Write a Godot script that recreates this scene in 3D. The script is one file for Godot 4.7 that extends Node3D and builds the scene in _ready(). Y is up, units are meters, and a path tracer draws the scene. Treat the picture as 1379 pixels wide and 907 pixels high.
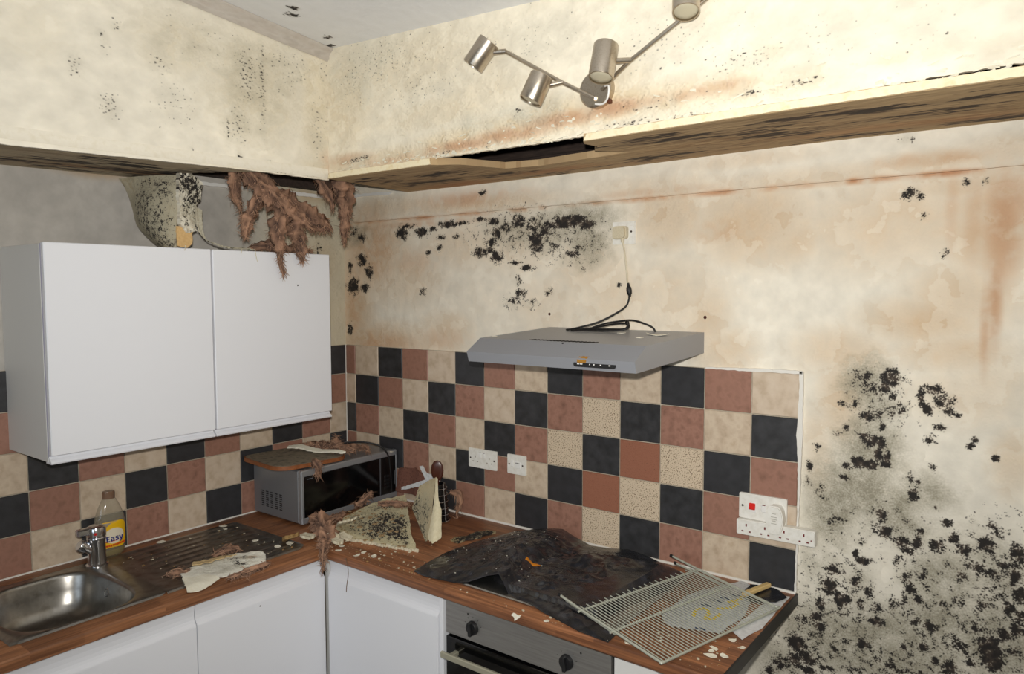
extends Node3D
# Flood-damaged kitchen corner. Heights are metres as they read in the photograph.

const WT := 0.797      # worktop top
const TT := 1.465      # top of the tiling
const TP := 0.153      # tile pitch along the wall
const TH := 0.1337     # tile pitch up the wall

var rng := RandomNumberGenerator.new()
var used := {}
var M := {}

# ---------------------------------------------------------------- naming
func numbered(n: String) -> String:
	if not used.has(n):
		used[n] = 0
		return n
	used[n] += 1
	return "%s_%03d" % [n, used[n]]

func thing(called: String, label: String, category: String, at := Vector3.ZERO, group := "") -> Node3D:
	var o := Node3D.new()
	o.name = numbered(called)
	add_child(o, true)
	o.position = at
	tag(o, label, category, group)
	return o

func tag(o: Node, label: String, category: String, group := "") -> void:
	o.set_meta("label", label)
	o.set_meta("category", category)
	if group != "":
		o.set_meta("group", group)

func obj(called: String, st: SurfaceTool, m: Material, parent: Node3D = null, shift := Vector3.ZERO) -> MeshInstance3D:
	st.generate_normals()
	var o := MeshInstance3D.new()
	o.mesh = st.commit()
	o.material_override = m
	o.cast_shadow = GeometryInstance3D.SHADOW_CASTING_SETTING_ON
	if parent == null:
		o.name = numbered(called)
		add_child(o, true)
	else:
		o.name = called
		parent.add_child(o, true)
	o.position = shift
	return o

func struct(called: String, st: SurfaceTool, m: Material, label: String, category: String) -> MeshInstance3D:
	var o := obj(called, st, m)
	o.set_meta("kind", "structure")
	o.set_meta("label", label)
	o.set_meta("category", category)
	return o

func part_of(o: Node3D, called: String, st: SurfaceTool, m: Material) -> MeshInstance3D:
	# parts are built in the scene's metres; the thing stands at its base
	return obj(called, st, m, o, -o.position)

# ---------------------------------------------------------------- shapes
func S() -> SurfaceTool:
	var st := SurfaceTool.new()
	st.begin(Mesh.PRIMITIVE_TRIANGLES)
	st.set_color(Color.WHITE)
	st.set_smooth_group(-1)
	return st

func tri(st: SurfaceTool, a: Vector3, b: Vector3, c: Vector3) -> void:   # counter-clockwise from the front
	st.add_vertex(a); st.add_vertex(c); st.add_vertex(b)

func quad(st: SurfaceTool, a: Vector3, b: Vector3, c: Vector3, d: Vector3) -> void:
	tri(st, a, b, c); tri(st, a, c, d)

func box(st: SurfaceTool, lo: Vector3, hi: Vector3, c := 0.0015, xf := Transform3D.IDENTITY) -> void:
	st.set_smooth_group(-1)
	c = minf(c, 0.45 * minf(hi.x - lo.x, minf(hi.y - lo.y, hi.z - lo.z)))
	var mid := (lo + hi) / 2.0
	var h := (hi - lo) / 2.0
	var P := func(sx: float, sy: float, sz: float, ax: int) -> Vector3:
		var v := Vector3(sx * (h.x - c), sy * (h.y - c), sz * (h.z - c))
		if ax == 0: v.x = sx * h.x
		elif ax == 1: v.y = sy * h.y
		else: v.z = sz * h.z
		return xf * (mid + v)
	for s in [-1.0, 1.0]:
		var q := [[P.call(s, -1, -1, 0), P.call(s, 1, -1, 0), P.call(s, 1, 1, 0), P.call(s, -1, 1, 0)],
			[P.call(-1, s, -1, 1), P.call(-1, s, 1, 1), P.call(1, s, 1, 1), P.call(1, s, -1, 1)],
			[P.call(-1, -1, s, 2), P.call(1, -1, s, 2), P.call(1, 1, s, 2), P.call(-1, 1, s, 2)]]
		for f in q:
			if s > 0: quad(st, f[0], f[1], f[2], f[3])
			else: quad(st, f[3], f[2], f[1], f[0])
	if c <= 0.0: return
	for a in [-1.0, 1.0]:
		for b in [-1.0, 1.0]:
			var e := [[P.call(a, b, -1, 0), P.call(a, b, 1, 0), P.call(a, b, 1, 1), P.call(a, b, -1, 1)],
				[P.call(a, -1, b, 0), P.call(a, -1, b, 2), P.call(a, 1, b, 2), P.call(a, 1, b, 0)],
				[P.call(-1, a, b, 1), P.call(1, a, b, 1), P.call(1, a, b, 2), P.call(-1, a, b, 2)]]
			for k in 3:
				var n: Vector3 = (e[k][1] - e[k][0]).cross(e[k][2] - e[k][0])
				if n.dot((e[k][0] + e[k][2]) / 2.0 - xf * mid) > 0.0: quad(st, e[k][0], e[k][1], e[k][2], e[k][3])
				else: quad(st, e[k][3], e[k][2], e[k][1], e[k][0])
			for g in [-1.0, 1.0]:
				var t := [P.call(a, b, g, 0), P.call(a, b, g, 1), P.call(a, b, g, 2)]
				var n2: Vector3 = (t[1] - t[0]).cross(t[2] - t[0])
				if n2.dot(t[0] - xf * mid) > 0.0: tri(st, t[0], t[1], t[2])
				else: tri(st, t[2], t[1], t[0])

func bx(x0: float, y0: float, z0: float, x1: float, y1: float, z1: float, c := 0.0015) -> SurfaceTool:
	var st := S()
	box(st, Vector3(x0, y0, z0), Vector3(x1, y1, z1), c)
	return st

func curve(pts: Array, step := 0.004) -> Array:   # a smooth line through the points
	var c := Curve3D.new()
	c.bake_interval = step
	for i in pts.size():
		var t: Vector3 = (pts[mini(i + 1, pts.size() - 1)] - pts[maxi(i - 1, 0)]) / 6.0
		c.add_point(pts[i], -t, t)
	return Array(c.get_baked_points())

func tube(st: SurfaceTool, pts: Array, r, n := 8, caps := true) -> void:
	var k := pts.size()
	var up := Vector3.UP
	var rings := []
	var prev := Vector3.ZERO
	for i in k:
		var d: Vector3 = (pts[mini(i + 1, k - 1)] - pts[maxi(i - 1, 0)]).normalized()
		if i == 0:
			up = Vector3.UP if absf(d.y) < 0.9 else Vector3.RIGHT
			prev = (up - d * up.dot(d)).normalized()
		else:
			prev = (prev - d * prev.dot(d)).normalized()
		var w := d.cross(prev)
		var rr: float = r[mini(i, r.size() - 1)] if r is Array else r
		var ring := []
		for j in n:
			var a := TAU * j / n
			ring.append(pts[i] + (prev * cos(a) + w * sin(a)) * rr)
		rings.append(ring)
	st.set_smooth_group(1)
	for i in k - 1:
		for j in n:
			var j2 := (j + 1) % n
			quad(st, rings[i][j], rings[i][j2], rings[i + 1][j2], rings[i + 1][j])
	if caps:
		st.set_smooth_group(-1)
		for j in range(1, n - 1):
			tri(st, rings[0][0], rings[0][j + 1], rings[0][j])
			tri(st, rings[k - 1][0], rings[k - 1][j], rings[k - 1][j + 1])

func lathe(st: SurfaceTool, prof: Array, n := 24, xf := Transform3D.IDENTITY, squash := Vector2.ONE) -> void:
	# profile of Vector2(radius, height), turned about y; sharp corners keep their edge
	var g := 2
	for i in prof.size() - 1:
		if i > 0:
			var d0: Vector2 = (prof[i] - prof[i - 1]).normalized()
			var d1: Vector2 = (prof[i + 1] - prof[i]).normalized()
			if d0.dot(d1) < 0.75: g = 3 if g == 2 else 2
		st.set_smooth_group(g)
		for j in n:
			var a0 := TAU * j / n
			var a1 := TAU * (j + 1) / n
			var c0 := Vector2(cos(a0), sin(a0)) * squash
			var c1 := Vector2(cos(a1), sin(a1)) * squash
			var p0: Vector2 = prof[i]
			var p1: Vector2 = prof[i + 1]
			var A := xf * Vector3(c0.x * p0.x, p0.y, c0.y * p0.x)
			var B := xf * Vector3(c1.x * p0.x, p0.y, c1.y * p0.x)
			var C := xf * Vector3(c1.x * p1.x, p1.y, c1.y * p1.x)
			var D := xf * Vector3(c0.x * p1.x, p1.y, c0.y * p1.x)
			if p0.x > 1e-6: tri(st, A, C, B)
			if p1.x > 1e-6: tri(st, A, D, C)

func extrude(st: SurfaceTool, poly: PackedVector2Array, d: float, xf := Transform3D.IDENTITY, smooth := false) -> void:
	# polygon in xy (counter-clockwise), pushed from z=0 to z=d
	if Geometry2D.is_polygon_clockwise(poly):
		poly.reverse()
	var ix := Geometry2D.triangulate_polygon(poly)
	st.set_smooth_group(-1)
	for i in range(0, ix.size(), 3):
		var a := poly[ix[i]]; var b := poly[ix[i + 1]]; var c := poly[ix[i + 2]]
		if (b - a).cross(c - a) < 0.0:
			var t := b; b = c; c = t
		tri(st, xf * Vector3(a.x, a.y, d), xf * Vector3(b.x, b.y, d), xf * Vector3(c.x, c.y, d))
		tri(st, xf * Vector3(a.x, a.y, 0), xf * Vector3(c.x, c.y, 0), xf * Vector3(b.x, b.y, 0))
	st.set_smooth_group(4 if smooth else -1)
	for i in poly.size():
		var a := poly[i]; var b := poly[(i + 1) % poly.size()]
		quad(st, xf * Vector3(a.x, a.y, 0), xf * Vector3(b.x, b.y, 0), xf * Vector3(b.x, b.y, d), xf * Vector3(a.x, a.y, d))

func round_rect(x0: float, y0: float, x1: float, y1: float, r: float, n := 5) -> PackedVector2Array:
	var p := PackedVector2Array()
	var cs := [Vector2(x1 - r, y1 - r), Vector2(x0 + r, y1 - r), Vector2(x0 + r, y0 + r), Vector2(x1 - r, y0 + r)]
	for k in 4:
		for i in n + 1:
			var a := PI / 2.0 * (k + float(i) / n)
			p.append(cs[k] + Vector2(cos(a), sin(a)) * r)
	return p

func ragged(pts: Array, step: float, jit: float, seed_: int) -> PackedVector2Array:   # an outline broken up finely
	var r := RandomNumberGenerator.new()
	r.seed = seed_
	var out := PackedVector2Array()
	for i in pts.size():
		var a: Vector2 = pts[i]
		var b: Vector2 = pts[(i + 1) % pts.size()]
		var n := maxi(1, int(a.distance_to(b) / step))
		for k in n:
			var p := a.lerp(b, float(k) / n)
			if jit > 0.0 and k > 0: p += Vector2(r.randf_range(-jit, jit), r.randf_range(-jit, jit))
			out.append(p)
	return out

# A sheet with thickness over any outline: f places a point of the outline's plane in space, back is the offset of its other side.
func patch(st: SurfaceTool, poly: PackedVector2Array, step: float, f: Callable, back: Vector3, uvr := Rect2(0, 0, 1, 1), seed_ := 1, rim := true) -> void:
	var r := RandomNumberGenerator.new()
	r.seed = seed_
	var pts := PackedVector2Array(poly)
	var lo := poly[0]; var hi := poly[0]
	for p in poly:
		lo = lo.min(p); hi = hi.max(p)
	var y := lo.y + step * 0.5
	while y < hi.y:
		var x := lo.x + step * 0.5
		while x < hi.x:
			var p := Vector2(x, y) + Vector2(r.randf_range(-0.2, 0.2), r.randf_range(-0.2, 0.2)) * step
			if Geometry2D.is_point_in_polygon(p, poly): pts.append(p)
			x += step
		y += step
	var ix := Geometry2D.triangulate_delaunay(pts)
	var keep := []
	var edges := {}
	for i in range(0, ix.size(), 3):
		var t := [ix[i], ix[i + 1], ix[i + 2]]
		var cr := (pts[t[1]] - pts[t[0]]).cross(pts[t[2]] - pts[t[0]])
		if absf(cr) < 1e-9: continue
		if cr < 0.0: t = [t[0], t[2], t[1]]
		if not Geometry2D.is_point_in_polygon((pts[t[0]] + pts[t[1]] + pts[t[2]]) / 3.0, poly): continue
		keep.append(t)
		for k in 3:
			var e := Vector2i(t[k], t[(k + 1) % 3])
			var o := Vector2i(e.y, e.x)
			if edges.has(o): edges.erase(o)
			else: edges[e] = true
	var v := []
	for p in pts: v.append(f.call(p))
	var flip := false
	if keep.size() > 0:
		var t0: Array = keep[keep.size() / 2]
		flip = (v[t0[1]] - v[t0[0]]).cross(v[t0[2]] - v[t0[0]]).dot(back) > 0.0
	for side in 2:
		st.set_smooth_group(5 + side)
		for t in keep:
			var o: Array = [t[0], t[2], t[1]]
			if (side == 1) != flip: o = t
			for k in o:
				st.set_uv(Vector2((pts[k].x - uvr.position.x) / uvr.size.x, 1.0 - (pts[k].y - uvr.position.y) / uvr.size.y))
				st.add_vertex(v[k] + back * side)
	if not rim: return
	st.set_smooth_group(-1)
	for e in edges:
		var ca: Vector2 = pts[e.x]
		st.set_uv(Vector2((ca.x - uvr.position.x) / uvr.size.x, 1.0 - (ca.y - uvr.position.y) / uvr.size.y))
		if flip: quad(st, v[e.x] + back, v[e.x], v[e.y], v[e.y] + back)
		else: quad(st, v[e.x], v[e.x] + back, v[e.y] + back, v[e.y])

func rect(x0: float, y0: float, x1: float, y1: float) -> Array:
	return [Vector2(x0, y0), Vector2(x1, y0), Vector2(x1, y1), Vector2(x0, y1)]

func grid(st: SurfaceTool, nu: int, nv: int, f: Callable, back := Vector3.ZERO) -> void:   # f(u, v) over 0..1
	for side in (1 if back == Vector3.ZERO else 2):
		st.set_smooth_group(7 + side)
		for i in nu:
			for j in nv:
				var q := []
				for o in [[0, 0], [1, 0], [1, 1], [0, 1]]:
					var u := float(i + o[0]) / nu
					var w := float(j + o[1]) / nv
					q.append([f.call(u, w) + back * side, Vector2(u, 1.0 - w)])
				var order := [0, 1, 2, 0, 2, 3] if side == 1 else [0, 2, 1, 0, 3, 2]
				for k in order:
					st.set_uv(q[k][1])
					st.add_vertex(q[k][0])
	if back == Vector3.ZERO: return
	st.set_smooth_group(-1)
	for i in nu:
		var u0 := float(i) / nu; var u1 := float(i + 1) / nu
		for w in [0.0, 1.0]:
			var a: Vector3 = f.call(u0, w); var b: Vector3 = f.call(u1, w)
			quad(st, a, b, b + back, a + back)
	for j in nv:
		var u0 := float(j) / nv; var u1 := float(j + 1) / nv
		for w in [0.0, 1.0]:
			var a: Vector3 = f.call(w, u0); var b: Vector3 = f.call(w, u1)
			quad(st, a, b, b + back, a + back)

# Fibrous insulation: a lumpy rope along a line with loose fibres standing off it.
func fluff(st: SurfaceTool, line: Array, rad: Array, seed_: int, wisps := 60, n := 14, flat := 1.0) -> void:
	var r := RandomNumberGenerator.new()
	r.seed = seed_
	var nz := FastNoiseLite.new()
	nz.seed = seed_
	nz.frequency = 1.0
	nz.fractal_octaves = 3
	var pts := curve(line, 0.005)
	var k := pts.size()
	var rings := []
	var cols := []
	var prev := Vector3.ZERO
	for i in k:
		var d: Vector3 = (pts[mini(i + 1, k - 1)] - pts[maxi(i - 1, 0)]).normalized()
		if i == 0:
			var up := Vector3.UP if absf(d.y) < 0.9 else Vector3.RIGHT
			prev = (up - d * up.dot(d)).normalized()
		else: prev = (prev - d * prev.dot(d)).normalized()
		var w := d.cross(prev)
		var t := float(i) / (k - 1) * (rad.size() - 1)
		var q := int(minf(t, rad.size() - 1.001))
		var rr: float = lerpf(rad[q], rad[q + 1], t - q)
		var ring := []
		var cr := []
		for j in n:
			var a := TAU * j / n
			var dir := prev * cos(a) + w * sin(a) * flat
			var base: Vector3 = pts[i] + dir * rr
			var rid := nz.get_noise_3d(cos(a) * 3.4 + 5.0, sin(a) * 3.4, i * 0.022 + seed_)
			var lump := nz.get_noise_3dv(base * 24.0)
			var s := 1.0 + 1.05 * rid + 0.75 * lump
			ring.append(pts[i] + dir * rr * maxf(s, 0.12))
			var c := clampf(0.42 + rid * 1.3 + lump * 0.6, 0.0, 1.0)
			cr.append(Color(0.085, 0.048, 0.036).lerp(Color(0.44, 0.25, 0.158), c))
		rings.append(ring)
		cols.append(cr)
	st.set_smooth_group(9)
	for i in k - 1:
		for j in n:
			var j2 := (j + 1) % n
			for o in [[0, 0], [1, 1], [0, 1], [0, 0], [1, 0], [1, 1]]:
				st.set_color(cols[i + o[0]][j2 if o[1] else j])
				st.add_vertex(rings[i + o[0]][j2 if o[1] else j])
	for end in [0, k - 1]:
		for j in range(1, n - 1):
			st.set_color(cols[end][j])
			tri(st, rings[end][0], rings[end][j], rings[end][j + 1])
	for q in wisps * 2:
		var i := r.randi_range(0, k - 1)
		var j := r.randi_range(0, n - 1)
		var p: Vector3 = rings[i][j]
		var along: Vector3 = (pts[mini(i + 1, k - 1)] - pts[maxi(i - 1, 0)]).normalized()
		var dir: Vector3 = ((p - pts[i]).normalized() * r.randf_range(0.05, 0.7) + along * r.randf_range(0.3, 1.6) * (1.0 if r.randf() < 0.75 else -1.0) + Vector3(0, -0.3, 0)).normalized()
		var seg := [p - dir * 0.004]
		var len_ := r.randf_range(0.008, 0.036)
		for s in 4:
			dir = (dir + Vector3(r.randf_range(-0.5, 0.5), r.randf_range(-0.6, 0.35), r.randf_range(-0.5, 0.5))).normalized()
			seg.append(seg[-1] + dir * len_ / 4.0)
		st.set_color(Color(0.16, 0.09, 0.06).lerp(Color(0.52, 0.31, 0.2), r.randf()))
		var rw := r.randf_range(0.0005, 0.0016)
		tube(st, seg, [rw, rw, rw * 0.8, rw * 0.6, rw * 0.2], 3, false)
	st.set_color(Color.WHITE)

# ---------------------------------------------------------------- materials
func mat(c: Color, rough := 0.6, metal := 0.0) -> StandardMaterial3D:
	var m := StandardMaterial3D.new()
	m.albedo_color = c
	m.roughness = rough
	m.metallic = metal
	return m

func rgb(r: int, g: int, b: int) -> Color:
	return Color(r / 255.0, g / 255.0, b / 255.0)

func noise_tex(freq: float, cols: Array, seed_ := 1, size := 512, oct := 5, stops: Array = []) -> NoiseTexture2D:
	var n := FastNoiseLite.new()
	n.seed = seed_
	n.frequency = freq
	n.fractal_octaves = oct
	n.noise_type = FastNoiseLite.TYPE_SIMPLEX_SMOOTH
	var g := Gradient.new()
	var off := PackedFloat32Array()
	var cc := PackedColorArray()
	for i in cols.size():
		off.append(stops[i] if stops.size() else float(i) / (cols.size() - 1))
		cc.append(cols[i])
	g.offsets = off
	g.colors = cc
	var t := NoiseTexture2D.new()
	t.width = size
	t.height = size
	t.seamless = true
	t.noise = n
	t.color_ramp = g
	return t

func tmat(tex: Texture2D, scale: Vector3, rough := 0.6, metal := 0.0, world := false) -> StandardMaterial3D:
	var m := mat(Color.WHITE, rough, metal)
	m.albedo_texture = tex
	m.uv1_triplanar = true
	m.uv1_world_triplanar = world
	m.uv1_scale = scale
	return m

func bump(m: StandardMaterial3D, tex: Texture2D, strength: float) -> StandardMaterial3D:
	m.heightmap_enabled = false
	m.normal_enabled = true
	m.normal_texture = tex
	m.normal_scale = strength
	return m

func normal_noise(freq: float, seed_ := 3, strength := 6.0, size := 512) -> NoiseTexture2D:
	var n := FastNoiseLite.new()
	n.seed = seed_
	n.frequency = freq
	n.fractal_octaves = 4
	var t := NoiseTexture2D.new()
	t.width = size
	t.height = size
	t.seamless = true
	t.noise = n
	t.as_normal_map = true
	t.bump_strength = strength
	return t

# stains: bytes of noise stretched to w x h; fx, fy in cycles over the picture's pixels
func nbytes(w: int, h: int, fx: float, fy: float, seed_: int, oct := 4) -> PackedByteArray:
	var n := FastNoiseLite.new()
	n.seed = seed_
	n.noise_type = FastNoiseLite.TYPE_SIMPLEX_SMOOTH
	n.fractal_octaves = oct
	var f := maxf(fx, fy)
	n.frequency = f
	var im := n.get_image(maxi(4, int(w * fx / f)), maxi(4, int(h * fy / f)))
	im.resize(w, h, Image.INTERPOLATE_BILINEAR)
	return im.get_data()

func mask(w: int, h: int, ppm: float, rows: Array) -> PackedByteArray:
	var q := 4
	var lw := w / q
	var lh := h / q
	var b := PackedByteArray()
	b.resize(lw * lh)
	var s := ppm / q / 1000.0
	for row in rows:
		var cx: float = row[0] * s
		var cy: float = lh - row[1] * s
		var rx: float = maxf(row[2] * s, 1.0)
		var ry: float = maxf(row[3] * s, 1.0)
		var top: float = row[4] * 2.55
		for y in range(maxi(0, int(cy - ry * 1.8)), mini(lh, int(cy + ry * 1.8) + 1)):
			for x in range(maxi(0, int(cx - rx * 1.8)), mini(lw, int(cx + rx * 1.8) + 1)):
				var d := sqrt(pow((x - cx) / rx, 2) + pow((y - cy) / ry, 2))
				var v := int(minf(255.0, top * (1.0 - smoothstep(0.15, 1.75, d))))
				var i := y * lw + x
				if v > b[i]: b[i] = v
	var im := Image.create_from_data(lw, lh, false, Image.FORMAT_L8, b)
	im.resize(w, h, Image.INTERPOLATE_CUBIC)
	return im.get_data()

func paint(wm: float, hm: float, ppm: float, base: Color, o: Dictionary) -> StandardMaterial3D:
	var w := int(wm * ppm / 4) * 4
	var h := int(hm * ppm / 4) * 4
	var sd: int = o.get("seed", 1)
	var st: Vector2 = o.get("stretch", Vector2.ONE)
	var fine: float = o.get("fine", 60.0) / ppm
	var nf := nbytes(w, h, fine * st.x, fine * st.y, sd, 3)
	var mid: float = o.get("mid", 30.0) / ppm
	var nk := nbytes(w, h, mid * st.x, mid * st.y, sd + 5, 4)
	var tide: Vector2 = o.get("tide", Vector2(0.35, 0.45))
	var nm := nbytes(w, h, 14.0 / ppm * st.x, 14.0 / ppm * st.y, sd + 1, 4)
	var nl := nbytes(w, h, 2.6 / ppm * st.x, 2.6 / ppm * st.y, sd + 2, 5)
	var K := mask(w, h, ppm, o.get("K", []))
	var G := mask(w, h, ppm, o.get("G", []))
	if o.has("W"):      # patches that stayed clean
		var W := mask(w, h, ppm, o.W)
		for i in w * h:
			if W[i] > 4:
				K[i] = K[i] * (255 - W[i]) / 255
				G[i] = G[i] * (255 - W[i]) / 255
	var B := mask(w, h, ppm, o.get("B", []))
	var O := mask(w, h, ppm, o.get("O", []))
	var tan_: Color = o.get("tan", rgb(196, 160, 120))
	var rust: Color = o.get("rust", rgb(170, 108, 66))
	var grey: Color = o.get("grey", rgb(138, 132, 114))
	var blk: Color = o.get("black", rgb(32, 28, 26))
	var thr: float = o.get("thr", 138.0)
	var gl: float = o.get("everywhere", 0.25)
	var flat: float = o.get("uneven", 1.0)
	var speck: int = o.get("speck", 400)
	var out := PackedByteArray()
	out.resize(w * h * 3)
	var hgt := PackedByteArray()
	hgt.resize(w * h)
	var k := 0
	for i in w * h:
		var f: int = nf[i]
		var m: int = nm[i]
		var l: int = nl[i]
		var sh := 1.0 + ((m - 128) * 0.00035 + (l - 128) * 0.0003) * flat
		var r := base.r * sh
		var g := base.g * sh
		var b := base.b * sh
		var t := ((l * 3 + m) & 255) / 255.0
		var a := (B[i] / 255.0) * (tide.x + tide.y * t * t) + gl * (0.12 + 0.5 * t * t * t) * (l / 255.0)
		r += (tan_.r - r) * a; g += (tan_.g - g) * a; b += (tan_.b - b) * a
		if O[i] > 3:
			a = O[i] / 255.0 * clampf((m + l - 130) / 160.0, 0.1, 1.0) * 0.8
			r += (rust.r - r) * a; g += (rust.g - g) * a; b += (rust.b - b) * a
		if K[i] > 8:
			a = K[i] / 255.0 * (0.10 + 0.45 * nk[i] / 255.0)
			r += (grey.r - r) * a; g += (grey.g - g) * a; b += (grey.b - b) * a
		if G[i] > 3:
			a = clampf(G[i] / 255.0 * (0.18 + f / 330.0 + nk[i] / 600.0) + (m - 150) * 0.002, 0.0, 0.9)
			r += (grey.r - r) * a; g += (grey.g - g) * a; b += (grey.b - b) * a
		var kk := K[i] * 1.12 + (f - 128) * 1.25 + (nk[i] - 128) * 1.25 - thr
		var hh := 128 + (m - 128) / 3 + (f - 128) / 5
		if K[i] > 3 and kk > -20.0:
			a = clampf((kk + 20.0) / 65.0, 0.0, 0.96)
			var br := clampf((150 - nk[i]) / 160.0, 0.0, 0.4)
			r += (blk.r + br * 0.30 - r) * a; g += (blk.g + br * 0.24 - g) * a; b += (blk.b + br * 0.19 - b) * a
			hh += int(18 * a)
		elif f + (m >> 2) > speck:
			r *= 0.55; g *= 0.5; b *= 0.45
		out[k] = int(clampf(r, 0.0, 1.0) * 255.0)
		out[k + 1] = int(clampf(g, 0.0, 1.0) * 255.0)
		out[k + 2] = int(clampf(b, 0.0, 1.0) * 255.0)
		hgt[i] = clampi(hh + (B[i] >> 3) * (1 if (f + m) > 262 else -1), 0, 255)
		k += 3
	var m_ := mat(Color.WHITE, 0.9)
	m_.albedo_texture = ImageTexture.create_from_image(Image.create_from_data(w, h, false, Image.FORMAT_RGB8, out))
	var hi := Image.create_from_data(w, h, false, Image.FORMAT_L8, hgt)
	hi.resize(w / 2, h / 2)
	hi.bump_map_to_normal_map(o.get("relief", 3.0))
	m_.normal_enabled = true
	m_.normal_texture = ImageTexture.create_from_image(hi)
	m_.normal_scale = o.get("depth", 0.6)
	m_.texture_repeat = false
	return m_

# wood blocks glued side by side: rows of staves of their own tone with grain
func wood(w: int, h: int, rows: int, seed_: int, dark: Color, light: Color, stave := 0.28) -> ImageTexture:
	var r := RandomNumberGenerator.new()
	r.seed = seed_
	var gr := nbytes(w, h, 0.006, 0.16, seed_ + 3, 3)
	var md := nbytes(w, h, 0.004, 0.03, seed_ + 4, 3)
	var out := PackedByteArray()
	out.resize(w * h * 3)
	var rh := float(h) / rows
	var k := 0
	var tone := []
	for j in rows:
		var row := []
		var x := -r.randf() * stave
		while x < 1.0:
			var e := x + stave * r.randf_range(0.6, 1.3)
			row.append([e, r.randf()])
			x = e
		tone.append(row)
	for y in h:
		var j := mini(rows - 1, int(y / rh))
		var edge := fmod(y, rh) < 1.0
		var q := 0
		for x in w:
			var u := float(x) / w
			while q < tone[j].size() - 1 and u > tone[j][q][0]: q += 1
			var t: float = tone[j][q][1] * 0.55 + (gr[y * w + x] - 128) * 0.0032 + (md[y * w + x] - 128) * 0.0025 + 0.25
			if edge: t -= 0.12
			var c := dark.lerp(light, clampf(t, 0.0, 1.0))
			out[k] = int(c.r * 255); out[k + 1] = int(c.g * 255); out[k + 2] = int(c.b * 255)
			k += 3
	return ImageTexture.create_from_image(Image.create_from_data(w, h, false, Image.FORMAT_RGB8, out))

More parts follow.
